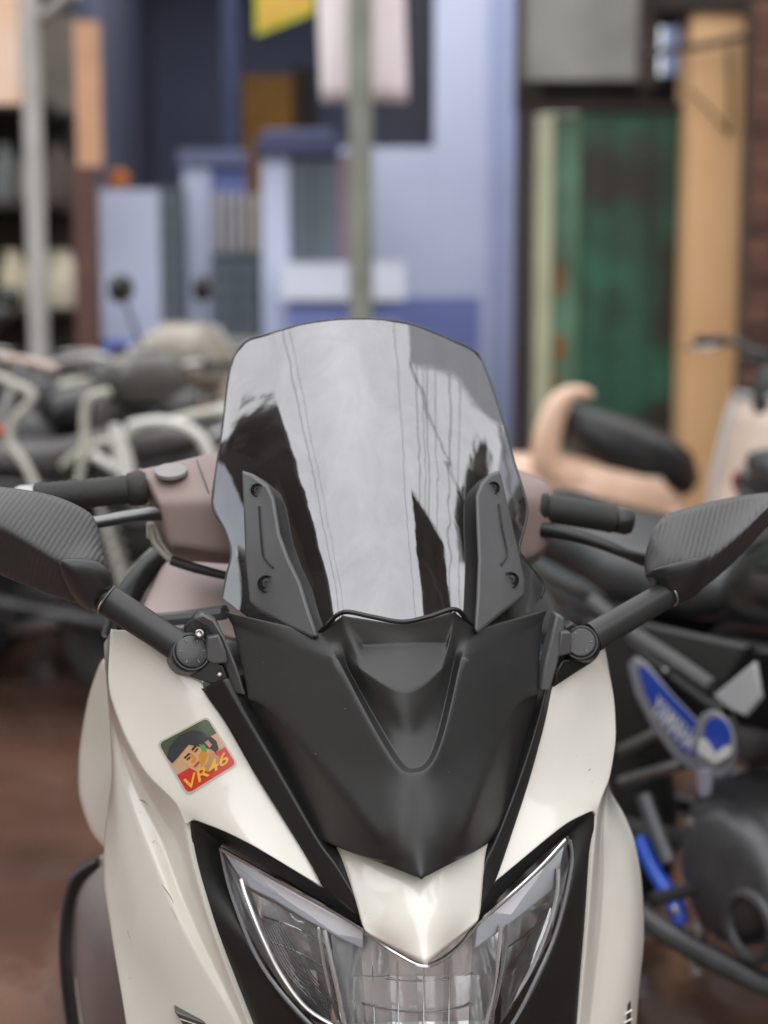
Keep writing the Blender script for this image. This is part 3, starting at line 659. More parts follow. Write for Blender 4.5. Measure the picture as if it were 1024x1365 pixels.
for L_ in ([(350, 1222, .128), (392, 1236, .128), (436, 1262, .104)], [(362, 1256, .124), (402, 1272, .126), (442, 1296, .100)], [(380, 1296, .116), (415, 1312, .116), (450, 1334, .094)],
           [(450, 1290, .108), (500, 1302, .116), (560, 1308, .122), (620, 1300, .116), (662, 1284, .108)], [(456, 1330, .100), (510, 1344, .110), (570, 1350, .116), (620, 1342, .110), (658, 1326, .100)], [(678, 1262, .112), (706, 1242, .126), (738, 1214, .134)], [(676, 1300, .108), (700, 1284, .118), (728, 1256, .126)]):
    MB().tube([sp(*p) for p in L_], .0010, n=6, sub=5).build('step_glint', FINE, hl)  # bright tubes drawn as line glints along the reflector's steps
for x_ in (496, 530, 565, 600, 634):
    MB().tube([sp(x_, 1280, .112), sp(x_ + (565 - x_) * .03, 1330, .112), sp(x_ + (565 - x_) * .06, 1390, .100)], .0008, n=6, sub=4).build('step_glint', FINE, hl)
# light guides under the top edge of the lens
def guide(top, bot):
    P = [sp(*p) for p in top] + [sp(*p) for p in bot[::-1]]
    n = len(top); v = [sp(*p) for p in top] + [sp(*p) for p in bot]; bk = [sp(p[0], p[1], p[2] + .012) for p in top] + [sp(p[0], p[1], p[2] + .012) for p in bot]
    f = [(i, i + 1, n + i + 1, n + i) for i in range(n - 1)]
    ring = list(range(n)) + list(range(2 * n - 1, n - 1, -1))
    f += [(ring[i], ring[(i + 1) % len(ring)], ring[(i + 1) % len(ring)] + 2 * n, ring[i] + 2 * n) for i in range(len(ring))]
    return MB().add(v + bk, f).build('light_guide', DRL, hl, bevel=.0018)
guide([(300, 1138, .160), (350, 1166, .134), (400, 1194, .112), (450, 1221, .090), (484, 1238, .076)], [(324, 1180, .150), (365, 1200, .130), (410, 1228, .108), (452, 1251, .088), (485, 1266, .076)])
guide([(636, 1234, .076), (680, 1197, .092), (718, 1163, .114), (752, 1128, .138)], [(632, 1266, .078), (682, 1230, .090), (720, 1200, .112), (742, 1182, .126)])
# chrome lips along the top of the lens
rib([(296, 1132, .152), (350, 1162, .128), (400, 1191, .106), (450, 1218, .084), (486, 1240, .070)], .0022, 'lens_lip', CHROME)
rib([(638, 1230, .072), (680, 1194, .088), (720, 1157, .110), (754, 1120, .132)], .0022, 'lens_lip', CHROME)
rib([(486, 1242, .062), (528, 1270, .046), (568, 1287, .036), (606, 1267, .046), (638, 1230, .062)], .0022, 'lens_lip', CHROME)
rib([(294, 1130, .165), (308, 1190, .155), (342, 1275, .128), (388, 1338, .100), (438, 1386, .086), (500, 1422, .066), (570, 1436, .056), (632, 1416, .066)], .0020, 'lens_rim', mat('lens_rim', (.20, .20, .21), rough=.15, var=.1, coat=.5))
rib([(760, 1120, .140), (762, 1155, .138), (742, 1240, .118), (712, 1310, .096), (678, 1372, .080), (632, 1416, .068)], .0020, 'lens_rim', MATS['lens_rim'])
# surround
SL = {'A0': (254, 1090, .164), 'A1': (300, 1106, .146), 'A2': (345, 1128, .128), 'A3': (432, 1182, .106), 'A4': (482, 1224, .080),
      'B0': (292, 1124, .180), 'B1': (320, 1138, .168), 'B2': (362, 1162, .146), 'B3': (438, 1206, .114), 'B4': (490, 1242, .090),
      'C1': (259, 1140, .168), 'C2': (283, 1230, .168), 'C3': (316, 1315, .166), 'C4': (352, 1400, .158), 'C5': (366, 1440, .152),
      'E1': (300, 1172, .176), 'E2': (328, 1250, .154), 'E3': (372, 1326, .126), 'E4': (425, 1384, .104), 'E5': (470, 1428, .092)}
SR = {'A0': (794, 1078, .164), 'A1': (757, 1094, .146), 'A2': (722, 1120, .128), 'A3': (660, 1176, .106), 'A4': (634, 1216, .080),
      'B0': (757, 1112, .172), 'B1': (742, 1126, .160), 'B2': (716, 1148, .142), 'B3': (664, 1198, .112), 'B4': (634, 1232, .092),
      'C1': (790, 1140, .168), 'C2': (784, 1230, .168), 'C3': (775, 1320, .164), 'C4': (766, 1400, .156), 'C5': (760, 1440, .150),
      'E1': (764, 1160, .162), 'E2': (744, 1245, .142), 'E3': (714, 1318, .118), 'E4': (676, 1382, .098), 'E5': (640, 1424, .086)}
for T in (SL, SR):
    V = {k: sp(*t) for k, t in T.items()}
    FS = [[f'A{i}', f'A{i+1}', f'B{i+1}', f'B{i}'] for i in range(4)] + [['A0', 'B0', 'E1', 'C1']] + [[f'C{i}', f'E{i}', f'E{i+1}', f'C{i+1}'] for i in range(1, 5)]
    cage('lamp_surround', V, FS, [('A0', 'B0', .5)], TRIMK, scooter, thick=.010, levels=3, corners=['A0', 'B0'])
# lower chin and indicator lenses
D = {'a': (352, 1405, 770, 1405, .165), 'b': (440, 1412, 680, 1412, .10), 'tA': ('c', 570, 1438, .062), 'c': (365, 1520, 760, 1520, .15), 'd': (450, 1520, 680, 1520, .09), 'tB': ('c', 572, 1520, .06), 'e': (400, 1640, 730, 1640, .14), 'f': (470, 1640, 670, 1640, .10), 'tC': ('c', 574, 1640, .075)}
V = sym(D); F, K = symf(D, [f.split() for f in ('a c d b', 'b d tB tA', 'c e f d', 'd f tC tB')]); cage('chin_panel', V, F, K, TRIMK, scooter, thick=.006, levels=2)
DARKL = mat('smoked_indicator', (.05, .045, .04), rough=.12, coat=.6, var=.2)
for T in ([(232, 1348, .186), (262, 1358, .184), (300, 1372, .182), (318, 1412, .176), (262, 1395, .188)], [(842, 1334, .214), (820, 1348, .206), (796, 1366, .196), (800, 1400, .19), (842, 1394, .214)]):
    P = [sp(x, y, b - .004) for x, y, b in T]; o = MB().prism(P, -FWD * .02).build('indicator_lens', DARKL, scooter, bevel=.002)
    m = MB()
    for k in range(4): m.tube([P[0].lerp(P[-1], .2 + .2 * k) + FWD * .001, P[2].lerp(P[3], .2 + .2 * k) + FWD * .001], .0008, 5)
    m.build('lens_line', CHROME, o)

# --- mirrors
def mirror_unit(outline, ridge, boot, stalk, pivot, mount, s):
    n = len(outline); bF, bB = .205, .262
    sg = -1 if s == 'L' else 1
    # housing: front facets from the outline to the ridge line, then a rounded back
    P = [sp(x, y, b) for x, y, b in outline]; Bk = [sp(x, y, b + .045) for x, y, b in outline]
    cen = sum(P, Vector()) / n; Bk2 = [c.lerp(cen - FWD * .05, .06) for c in Bk]
    Rg = [sp(*r) for r in ridge]
    V = {f'p{i}': P[i] for i in range(n)}; V.update({f'k{i}': Bk2[i] for i in range(n)}); V.update({f'r{i}': Rg[i] for i in range(len(Rg))})
    FS = [[f'p{i}', f'p{(i+1)%n}', f'k{(i+1)%n}', f'k{i}'] for i in range(n)] + [[f'k{i}' for i in range(n)]]
    return V, FS
def mirror_cage(outline, ridge, fr, cr, name, m, parent, back=.045):
    n = len(outline); V = {f'p{i}': sp(*outline[i]) for i in range(n)}; V.update({f'r{i}': sp(*r) for i, r in enumerate(ridge)})
    for i in range(n): x, y, b = outline[i]; V[f'k{i}'] = sp(x, y, b + back) 
    FS = [f.split() for f in fr] + [[f'p{i}', f'p{(i+1)%n}', f'k{(i+1)%n}', f'k{i}'] for i in range(n)] + [[f'k{i}' for i in range(n)]]
    K = [(a, b, c) for a, b, c in cr] + [(f'p{i}', f'p{(i+1)%n}', .55) for i in range(n)] + [(f'k{i}', f'k{(i+1)%n}', .8) for i in range(n)]
    o = cage(name, V, FS, K, m, parent, thick=0, levels=3)
    return o
ml = empty('mirror', (0, 0, 0)); ml.parent = scooter; ORIGIN[ml.name] = SB.copy()
# picture's left mirror
O = [(-20, 648, .246), (66, 660, .243), (118, 684, .236), (130, 704, .228), (141, 745, .214), (149, 788, .212), (131, 808, .212), (96, 801, .216), (50, 785, .222), (-12, 760, .232), (-110, 715, .245), (-135, 680, .25), (-100, 650, .24)]
G = [(-70, 682, .214), (0, 700, .196), (82, 747, .186), (136, 752, .194)]
fr = ['p0 p1 r1 r0', 'p1 p2 r2 r1', 'p2 p3 r2', 'p3 p4 r3 r2', 'p4 p5 r3', 'r3 p5 p6 p7 r2', 'r2 p7 p8 r1', 'r1 p8 p9 r0', 'r0 p9 p10 p11', 'r0 p11 p12 p0']
hm = mirror_cage(O, G, fr, [('r0', 'r1', .5), ('r1', 'r2', .6), ('r2', 'r3', .5), ('p2', 'r2', .4)], 'mirror_housing', CARBON, ml)
MB().prism([sp(x, y, b + .0455) for x, y, b in [(x * .9 + 1, 725 + (y - 725) * .86, b) for x, y, b in O]], -FWD * .003).build('mirror_glass', CHROME, ml)
# wedge boot where the stalk enters
V = {k: sp(*t) for k, t in {'a': (78, 748, .180), 'b': (134, 752, .186), 'c': (148, 780, .194), 'd': (146, 796, .204), 'e': (131, 810, .206), 'f': (102, 799, .204), 'g': (112, 772, .178), 'ka': (80, 748, .23), 'kb': (134, 752, .23), 'kc': (148, 780, .235), 'kd': (146, 796, .235), 'ke': (131, 810, .235), 'kf': (102, 799, .235)}.items()}
cage('stalk_boot', V, [f.split() for f in ('a b g', 'b c g', 'c d g', 'd e g', 'e f g', 'f a g', 'a f kf ka', 'b a ka kb', 'c b kb kc', 'd c kc kd', 'e d kd ke', 'f e ke kf', 'ka kf ke kd kc kb')], [('a', 'g', .5), ('a', 'b', .6), ('f', 'a', .5)], STALK, ml, thick=0, levels=3)
def stalk_and_mount(p0, p1, r0, r1, piv, pr, parent, s, plate, strip, tri):
    a, b = sp(*p0), sp(*p1)
    MB().tube([a, a.lerp(b, .06), a.lerp(b, .35), a.lerp(b, .75), b], [r0 * .96, r0, (r0 * .62 + r1 * .38), r1, r1 * 1.04], n=24, flat=.75, upv=UV).build('mirror_stalk', STALK, parent)
    MB().torus(a.lerp(b, .05), (b - a), r0 * .97, .0012, n=28, k=6).build('stalk_collar', STEEL, parent)
    c = sp(*piv); ax = (EYE - c).normalized(); ax = (ax + Vector((0, 0, .22)) + SIDE * (.25 if s == 'L' else -.1)).normalized()
    MB().lathe(c - ax * .018, ax, [(-.012, pr * .9), (0, pr), (.014, pr), (.0175, pr * .98), (.019, pr * .92), (.019, pr * .84), (.0165, pr * .80), (.0165, pr * .1)], 36).build('pivot_socket', TRIMK, parent)
    d = MB().lathe(c - ax * .002, ax, [(0, pr * .78), (.0045, pr * .78), (.0056, pr * .72), (.0058, pr * .1)], 32).build('pivot_cap', mat('pivot_cap', (.055, .055, .057), rough=.42, var=.08, bump=.05, bscale=600), parent)
    m = MB(); e1 = ax.orthogonal().normalized(); e2 = ax.cross(e1)
    for k in range(6):
        g = R(60 * k + 15); dd = e1 * math.cos(g) + e2 * math.sin(g); q = c + ax * .0038
        m.tube([q + dd * pr * .50, q + dd * pr * .66], .0007, 5)
    m.build('cap_mark', mat('cap_mark', (.16, .16, .16), rough=.4), d)
    # mount: base plate, ribbed strip along the cowl, web with a small screw
    MB().prism([sp(*t) for t in plate], -FWD * .016).build('mirror_base', TRIMK, parent, bevel=.002)
    MB().prism([sp(*t) for t in strip], -FWD * .02).build('mount_strip', BRKT, parent, bevel=.0025)
    MB().prism([sp(*t) for t in tri], -FWD * .012).build('mount_web', GLOSSK, parent, bevel=.0015)
stalk_and_mount((138, 796, .205), (238, 862, .176), .0160, .0155, (255, 869, .165), .0205, ml, 'L',
    [(246, 838, .182), (264, 818, .182), (288, 826, .18), (300, 850, .176), (312, 885, .172), (318, 915, .17), (290, 915, .174), (248, 900, .182), (236, 885, .184)],
    [(258, 826, .170), (270, 818, .168), (286, 826, .166), (300, 850, .162), (316, 890, .156), (328, 928, .153), (312, 924, .158), (300, 885, .164), (288, 852, .168), (276, 836, .170)],
    [(240, 892, .172), (282, 880, .170), (298, 886, .168), (310, 922, .162), (282, 912, .168), (246, 900, .174)])
MB().lathe(sp(293, 899, .166), -FV + Vector((0, 0, .3)), [(-.004, .0034), (.002, .0034), (.003, .0024), (.0018, .0012), (.0018, .0001)], 12).build('mount_screw', STEEL, ml)
MB().lathe(sp(266, 845, .166), -FV + Vector((0, 0, .3)), [(-.004, .0044), (.002, .0044), (.003, .003), (.0018, .0016), (.0018, .0001)], 12).build('mount_screw', STEEL, ml)
MB().prism([sp(276, 850, .162), (sp(292, 846, .160)), sp(301, 868, .158), sp(304, 884, .157), sp(284, 886, .160), sp(274, 880, .163)], -FWD * .015).build('hinge_block', BRKT, ml, bevel=.002)
# picture's right mirror
mrr = empty('mirror', (0, 0, 0)); mrr.parent = scooter; ORIGIN[mrr.name] = SB.copy()
O = [(884, 690, .252), (906, 681, .254), (960, 667, .256), (1024, 657, .258), (1052, 658, .244), (1066, 668, .246), (1026, 699, .238), (984, 744, .230), (934, 786, .224), (908, 800, .222), (892, 801, .222), (872, 775, .224), (860, 762, .226), (862, 735, .230), (871, 708, .233)]
G = [(1030, 674, .226), (1000, 700, .206), (945, 744, .196), (905, 748, .198), (868, 762, .212)]
fr = ['p0 p1 r3', 'p1 p2 r2 r3', 'p2 p3 r1 r2', 'p3 p4 r0 r1', 'p4 p5 p6 r0', 'r0 p6 p7 r1', 'r1 p7 p8 r2', 'r2 p8 p9 p10 r3', 'r3 p10 p11 r4', 'r4 p11 p12', 'r4 p12 p13 r3', 'r3 p13 p14 p0']
mirror_cage(O, G, fr, [('r0', 'r1', .6), ('r1', 'r2', .65), ('r2', 'r3', .5), ('p1', 'r3', .2)], 'mirror_housing', CARBON, mrr)
MB().prism([sp(955 + (x - 955) * .88, 728 + (y - 728) * .86, b + .0455) for x, y, b in O], -FWD * .003).build('mirror_glass', CHROME, mrr)
V = {k: sp(*t) for k, t in {'a': (946, 745, .190), 'b': (905, 750, .190), 'c': (866, 764, .206), 'd': (874, 778, .212), 'e': (891, 803, .214), 'f': (906, 802, .214), 'h': (932, 786, .216), 'g': (912, 772, .190), 'ka': (946, 745, .24), 'kb': (905, 750, .24), 'kc': (866, 764, .245), 'kd': (874, 778, .245), 'ke': (891, 803, .245), 'kf': (906, 802, .245), 'kh': (932, 786, .245)}.items()}
cage('stalk_boot', V, [f.split() for f in ('a b g', 'b c g', 'c d g', 'd e g', 'e f g', 'f h g', 'h a g', 'a h kh ka', 'b a ka kb', 'c b kb kc', 'd c kc kd', 'e d kd ke', 'f e ke kf', 'h f kf kh', 'ka kh kf ke kd kc kb')], [('a', 'g', .4), ('a', 'b', .6), ('b', 'c', .6)], STALK, mrr, thick=0, levels=3)
stalk_and_mount((896, 788, .214), (790, 850, .178), .0150, .0160, (775, 857, .168), .0190, mrr, 'R',
    [(752, 836, .176), (764, 830, .176), (778, 840, .178), (790, 875, .182), (778, 884, .182), (750, 904, .178), (738, 910, .174), (742, 870, .172)],
    [(742, 818, .168), (754, 824, .168), (752, 850, .164), (743, 890, .158), (734, 922, .155), (720, 921, .152), (727, 880, .158), (735, 848, .163)],
    [(750, 880, .168), (776, 876, .172), (792, 882, .176), (768, 897, .172), (738, 917, .164), (742, 896, .164)])
MB().prism([sp(748, 842, .160), (sp(762, 843, .164)), sp(762, 872, .164), sp(744, 876, .160)], -FWD * .015).build('hinge_block', BRKT, mrr, bevel=.002)

# --- handlebar: covers, grips, levers, cables
def bar(p): return sp(*p)
cv = {}
RINGS = []   # cover cross-sections along the bar, five corners each
hb = .40
def ringL(x, dx=0, sc_=1.): return None
# left switch housing
V = {k: sp(*t) for k, t in {
 't0': (184, 624, .43), 't1': (211, 668, .375), 'f0': (226, 726, .37), 'u0': (232, 738, .40), 'v0': (215, 735, .44), 'w0': (186, 660, .46),
 't2': (250, 614, .43), 't3': (262, 668, .360), 'f1': (266, 730, .355), 'u1': (264, 741, .39), 'v1': (262, 736, .45), 'w1': (250, 640, .47),
 't4': (345, 612, .43), 't5': (345, 668, .345), 'f2': (345, 732, .345), 'u2': (345, 742, .39), 'v2': (345, 738, .45), 'w2': (345, 640, .47)}.items()}
fs = []
for A, B in ((('t0', 't1', 'f0', 'u0', 'v0', 'w0'), ('t2', 't3', 'f1', 'u1', 'v1', 'w1')), (('t2', 't3', 'f1', 'u1', 'v1', 'w1'), ('t4', 't5', 'f2', 'u2', 'v2', 'w2'))):
    fs += [[A[i], A[(i + 1) % 6], B[(i + 1) % 6], B[i]] for i in range(6)]
fs += [['t0', 't1', 'f0', 'u0', 'v0', 'w0'], ['t4', 't5', 'f2', 'u2', 'v2', 'w2']]
kk = [(a, b, .85) for a, b in (('t1', 't3'), ('t3', 't5'), ('f0', 'f1'), ('f1', 'f2'), ('t0', 't1'), ('t1', 'f0'), ('f0', 'u0'), ('t0', 't2'), ('t2', 't4'))]
hc = cage('handlebar_cover', V, fs, kk, BROWN, scooter, thick=0, levels=3, corners=['t0', 't1'])
MB().lathe(sp(228, 631, .405), (0, -.35, 1), [(0, .0185), (.002, .0190), (.0045, .0178), (.0052, .012), (.0054, .0001)], 32).build('cover_cap', mat('cap_grey', '#858180', rough=.4, var=.05), hc)
MB().tube([sp(262, 613, .412), sp(272, 640, .380), sp(281, 667, .354), sp(283, 700, .352), sp(282, 736, .354)], .0008, n=5, sub=3).build('cover_seam', TRIMK, hc)
# right housing, half hidden by the screen
V = {k: sp(*t) for k, t in {
 't0': (724, 640, .42), 't1': (727, 672, .385), 'f0': (722, 735, .385), 'u0': (712, 748, .41), 'v0': (715, 745, .45), 'w0': (724, 655, .46),
 't2': (640, 632, .42), 't3': (640, 668, .36), 'f1': (640, 738, .36), 'u1': (640, 750, .40), 'v1': (640, 745, .45), 'w1': (640, 650, .47)}.items()}
fs = []
A, B = ('t0', 't1', 'f0', 'u0', 'v0', 'w0'), ('t2', 't3', 'f1', 'u1', 'v1', 'w1')
fs = [[A[i], A[(i + 1) % 6], B[(i + 1) % 6], B[i]] for i in range(6)] + [list(A), list(B)]
cage('handlebar_cover', V, fs, [('t1', 't3', .7), ('t0', 't1', .7), ('t1', 'f0', .7), ('f0', 'f1', .6)], BROWN, scooter, thick=0, levels=3)
V = {k: sp(*t) for k, t in {'t0': (340, 615, .43), 't1': (340, 668, .34), 'f0': (340, 735, .34), 'v0': (340, 738, .46), 't2': (645, 632, .43), 't3': (645, 672, .345), 'f1': (645, 738, .345), 'v1': (645, 742, .46), 'ta': (490, 600, .42), 'tb': (490, 660, .31), 'fa': (490, 740, .31), 'va': (490, 745, .46)}.items()}
fs = []
for A, B in ((('t0', 't1', 'f0', 'v0'), ('ta', 'tb', 'fa', 'va')), (('ta', 'tb', 'fa', 'va'), ('t2', 't3', 'f1', 'v1'))): fs += [[A[i], A[(i + 1) % 4], B[(i + 1) % 4], B[i]] for i in range(4)]
cage('instrument_pod', V, fs + [['t0', 't1', 'f0', 'v0'], ['t2', 't3', 'f1', 'v1']], [], TRIMK, scooter, thick=0, levels=2)
def grip(p0, p1, r, endcap, flange_at):
    a, b = sp(*p0), sp(*p1); d = (b - a).normalized(); L = (b - a).length
    prof = [(0, r * .98), (.004, r * 1.18), (.012, r * 1.20), (.020, r * 1.12)] + [(.022 + i * (L - .03) / 22, r * (1.02 if i % 2 else .97)) for i in range(23)] + [(L - .005, r * 1.05), (L, r * 1.0)]
    g = MB().lathe(a, d, prof, 24).build('grip', RUBBER, scooter)
    MB().lathe(a + d * L, d, [(0, r * .8), (.003, r * .95), (.016, r * .98), (.022, r * .85), (.024, r * .2)], 20).build('bar_end', endcap, g)
grip((196, 650, .40), (48, 664, .40), .0165, STEEL, 0)
grip((704, 673, .40), (818, 692, .40), .0165, TRIMK, 0)
MB().tube([sp(222, 684, .385), sp(190, 686, .372), (sp(140, 694, .360)), sp(80, 704, .350), sp(30, 706, .356), sp(8, 704, .36)], [.0085, .0085, .0075, .0070, .007, .0095], n=12, sub=4, flat=.8).build('brake_lever', mat('dark_alloy', (.20, .20, .20), rough=.33, metal=1, var=.15), scooter)
MB().tube([sp(722, 706, .385), sp(760, 712, .370), sp(800, 724, .358), sp(835, 738, .35), sp(860, 746, .35)], [.0085, .0080, .0070, .0062, .0085], n=12, sub=4, flat=.8).build('brake_lever', TRIMK, scooter)
MB().tube([sp(200, 700, .40), sp(206, 724, .396), sp(222, 742, .388), sp(232, 749, .384)], .0035, n=8, sub=5).build('cable', mat('cable_grey', '#9b978c', rough=.5), scooter)
MB().tube([sp(210, 704, .41), sp(214, 722, .40), sp(228, 742, .39), sp(236, 748, .385)], .0030, n=8, sub=5).build('cable', MATS['cable_grey'], scooter)
MB().tube([sp(228, 747, .384), sp(260, 757, .378), sp(300, 767, .37), sp(330, 770, .36)], [.0055, .0058, .0048, .0048], n=10, sub=4).build('cable_sleeve', RUBBER, scooter)
MB().box(sp(208, 706, .42), (.02, .02, .02)).build('switch_connector', mat('connector', (.5, .5, .48), rough=.4), scooter, bevel=.003)
MB().tube([sp(200, 655, .43), sp(330, 668, .42), sp(460, 690, .41), sp(600, 690, .41), sp(720, 678, .42)], .011, n=10, sub=3).build('handlebar', STEEL, scooter)

# --- parts behind the front: glove-box panel, leg shield, floor, seat, wheels
PINK = mat('pale_mauve_plastic', '#b09c98', rough=.42, var=.06, vscale=8)
V = {k: sp(*t) for k, t in {'a': (232, 742, .50), 'b': (330, 735, .50), 'c': (330, 800, .40), 'd': (330, 850, .36), 'e': (190, 832, .42), 'f': (196, 800, .46), 'g': (268, 795, .42), 'h': (260, 838, .38)}.items()}
cage('inner_panel', V, [f.split() for f in ('a g c b', 'a f g', 'f e h g', 'g h d c')], [], PINK, scooter, thick=.008, levels=3)
V = {k: sp(*t) for k, t in {'a': (700, 742, .50), 'b': (640, 740, .46), 'c': (640, 850, .38), 'd': (756, 850, .42), 'e': (740, 800, .46)}.items()}
cage('inner_panel', V, [['a', 'b', 'c', 'd', 'e']], [], TRIMK, scooter, thick=.008, levels=2)
MB().tube([sp(225, 730, .52), sp(196, 758, .50), sp(168, 800, .48), sp(150, 850, .47)], [.010, .014, .016, .014], n=10, sub=5).build('shield_edge', TRIMK, scooter)
MB().tube([sp(205, 735, .54), sp(176, 765, .52), sp(158, 800, .51), sp(143, 850, .5)], [.006, .006, .006, .006], n=8, sub=5).build('shield_edge', mat('grey_trim', '#8d8988', rough=.35), scooter)
MB().tube([sp(185, 828, .38), sp(240, 824, .34), sp(300, 816, .30)], [.008, .008, .008], n=8, sub=5).build('cowl_lip', BRKT, scooter)
# rear leg-shield wings, white, seen past the front panels
wing = {'a': (140, 880, .40), 'b': (118, 930, .46), 'c': (106, 1000, .50), 'd': (106, 1060, .50), 'e': (122, 1108, .48), 'f': (150, 1130, .44), 'g': (160, 1000, .38)}
V = {k: sp(*t) for k, t in wing.items()}
cage('leg_shield_wing', V, [f.split() for f in ('a b g', 'b c g', 'c d g', 'd e g', 'e f g')], [], WHITE, scooter, thick=.01, levels=3)
cage('leg_shield_wing', {k: mirror_pt(v) for k, v in V.items()}, [f.split() for f in ('a b g', 'b c g', 'c d g', 'd e g', 'e f g')], [], WHITE, scooter, thick=.01, levels=3)
# brown side panel of the step-through with its black rim and a pale tube painted as its highlight
sidep = [(168, 1120, .52), (104, 1172, .58), (92, 1230, .60), (92, 1300, .60), (106, 1400, .60), (130, 1480, .60), (240, 1480, .50), (190, 1300, .46), (170, 1200, .46)]
V = {f'p{i}': sp(*t) for i, t in enumerate(sidep)}; V['q'] = sp(140, 1290, .50)
n = len(sidep)
for s in (0, 1):
    W = {k: (mirror_pt(v) if s else v) for k, v in V.items()}
    o = cage('floor_side_panel', W, [[f'p{i}', f'p{(i+1)%n}', 'q'] for i in range(n)], [], mat('side_mauve', '#6b6060', rough=.28, coat=.6, var=.08), scooter, thick=.008, levels=3)
    pts = [W[f'p{i}'] for i in range(1, 6)]
    MB().tube([W['p0'].lerp(W['p1'], .55)] + pts, [.006, .011, .012, .012, .012, .012], n=10, sub=5).build('panel_rim', TRIMK, o)
    MB().tube([p + FWD * .02 + SIDE * (.012 if not s else -.012) for p in pts[1:]], [.003, .004, .003, .003], n=8, sub=4).build('panel_edge_highlight', mat('edge_highlight', '#c9c3bb', rough=.4), o)
def sbox(name, secs, m, n=20, parent=scooter): return MB().loft([(loc3(u, b, z), SIDE * a, (Vector((0, 0, h)) if not fl else -FWD * h), e) for u, b, z, a, h, e, fl in secs], n).build(name, m, parent)
sbox('floor_tunnel', [(0, .40, .60, .17, .26, 3, 0), (0, .60, .46, .16, .20, 3, 0), (0, .85, .42, .16, .18, 3, 0), (0, 1.05, .50, .17, .24, 3, 0)], MATS['side_mauve'])
sbox('rear_body', [(0, .95, .55, .16, .16, 3, 0), (0, 1.15, .58, .19, .18, 3, 0), (0, 1.45, .62, .17, .16, 3, 0), (0, 1.75, .70, .09, .08, 2.5, 0)], WHITE)
sbox('seat', [(0, .88, .70, .05, .03, 2.5, 0), (0, 1.0, .74, .13, .06, 2.6, 0), (0, 1.25, .75, .16, .06, 2.8, 0), (0, 1.35, .80, .15, .07, 2.8, 0), (0, 1.70, .83, .11, .05, 2.6, 0)], VINYL)
def wheel(name, c, ax, r, q, parent, local=False, spokes=5):
    wv = MB().torus(c, ax, r - q, q, 40, 12, q * 1.05).build(name, TYRE, parent, local=local)
    m = MB().torus(c, ax, r - 2 * q + .012, .014, 36, 8, q * .8); axv = Vector(ax).normalized(); e1 = axv.orthogonal().normalized(); e2 = axv.cross(e1); c = Vector(c)
    m.lathe(c - axv * .05, axv, [(0, .03), (.02, .05), (.08, .05), (.10, .03)], 18)
    for k in range(spokes):
        g = 2 * math.pi * k / spokes; d = e1 * math.cos(g) + e2 * math.sin(g); m.tube([c + d * .03, c + d * (r - 2 * q + .012)], [.014, .010], 8)
    m.build('rim', ENGINE, wv, local=local)
    MB().lathe(c + axv * .055, axv, [(0, .10), (.004, .10)], 28).build('brake_disc', STEEL, wv, local=local)
    return wv
wheel('front_wheel', loc3(0, .22, .255), SIDE, .255, .055, scooter)
wheel('rear_wheel', loc3(0, 1.50, .245), SIDE, .245, .06, scooter)
for s in (-1, 1): MB().tube([loc3(.085 * s, .22, .255), loc3(.085 * s, .34, .62)], .02, 10).build('fork_leg', ENGINE, scooter)
m = MB(); rows = []
for i in range(13):
    a = R(20 + 130 * i / 12); rows.append([loc3(u, .22 - .285 * math.cos(a), .255 + .285 * math.sin(a) - abs(u) ** 2 * 3) for u in (-.075, -.05, 0, .05, .075)])
m.grid(rows); o = m.build('front_fender', WHITE, scooter); o.modifiers.new('thickness', 'SOLIDIFY').thickness = .005
sbox('front_inner', [(0, .22, .58, .10, .08, 3, 0), (0, .34, .70, .17, .20, 3, 0), (0, .44, .74, .19, .18, 3, 0)], TRIMK)
MB().tube([loc3(-.12, 1.15, .35), loc3(-.16, 1.18, .05), loc3(-.20, 1.20, .012)], .012, 8, sub=3).build('centre_stand', ENGINE, scooter)
MB().tube([loc3(.12, 1.15, .35), loc3(.16, 1.18, .05), loc3(.20, 1.20, .012)], .012, 8, sub=3).build('centre_stand', ENGINE, scooter)

settle()

# ------------------------------------------------------------------ parked bikes (x forward, y left, z up in their own frame)
X, Yv, Z = Vector((1, 0, 0)), Vector((0, 1, 0)), Vector((0, 0, 1))
def paint(name, c, rough=.3): return mat('paint_' + name, c, rough=rough, coat=.6, var=.08, vscale=8)
LAMP = mat('lamp_glass', (.75, .76, .78), rough=.08, metal=.6, var=.1)
ORANGE = mat('orange_lens', '#d9571e', rough=.2, coat=.5, var=.05); REDL = mat('red_lens', '#9c1a14', rough=.2, coat=.5, var=.05)
def seclist(L, yz=True): return [((x, 0, z), (0, a, 0), (0, 0, h), e) for x, z, a, h, e in L]
def mirrors(b, x, y, z, tilt=.03, up=.17, m=None):
    for s in (-1, 1):
        st_ = MB().tube([(x, s * y, z), (x - .02, s * (y + .04), z + up * .6), (x - .03, s * (y + .07), z + up)], [.008, .006, .006], 8, sub=3).build('mirror_stalk', TRIMK, b, local=True)
        c = Vector((x - .03, s * (y + .085), z + up + .03))
        hd = MB().loft([(c + X * .025, Yv * .02, Z * .015, 2.4), (c + X * .018, Yv * .055, Z * .036, 2.6), (c, Yv * .068, Z * .046, 2.8), (c - X * .012, Yv * .068, Z * .046, 2.8)], 20).build('mirror_head', m or GLOSSK, st_, local=True)
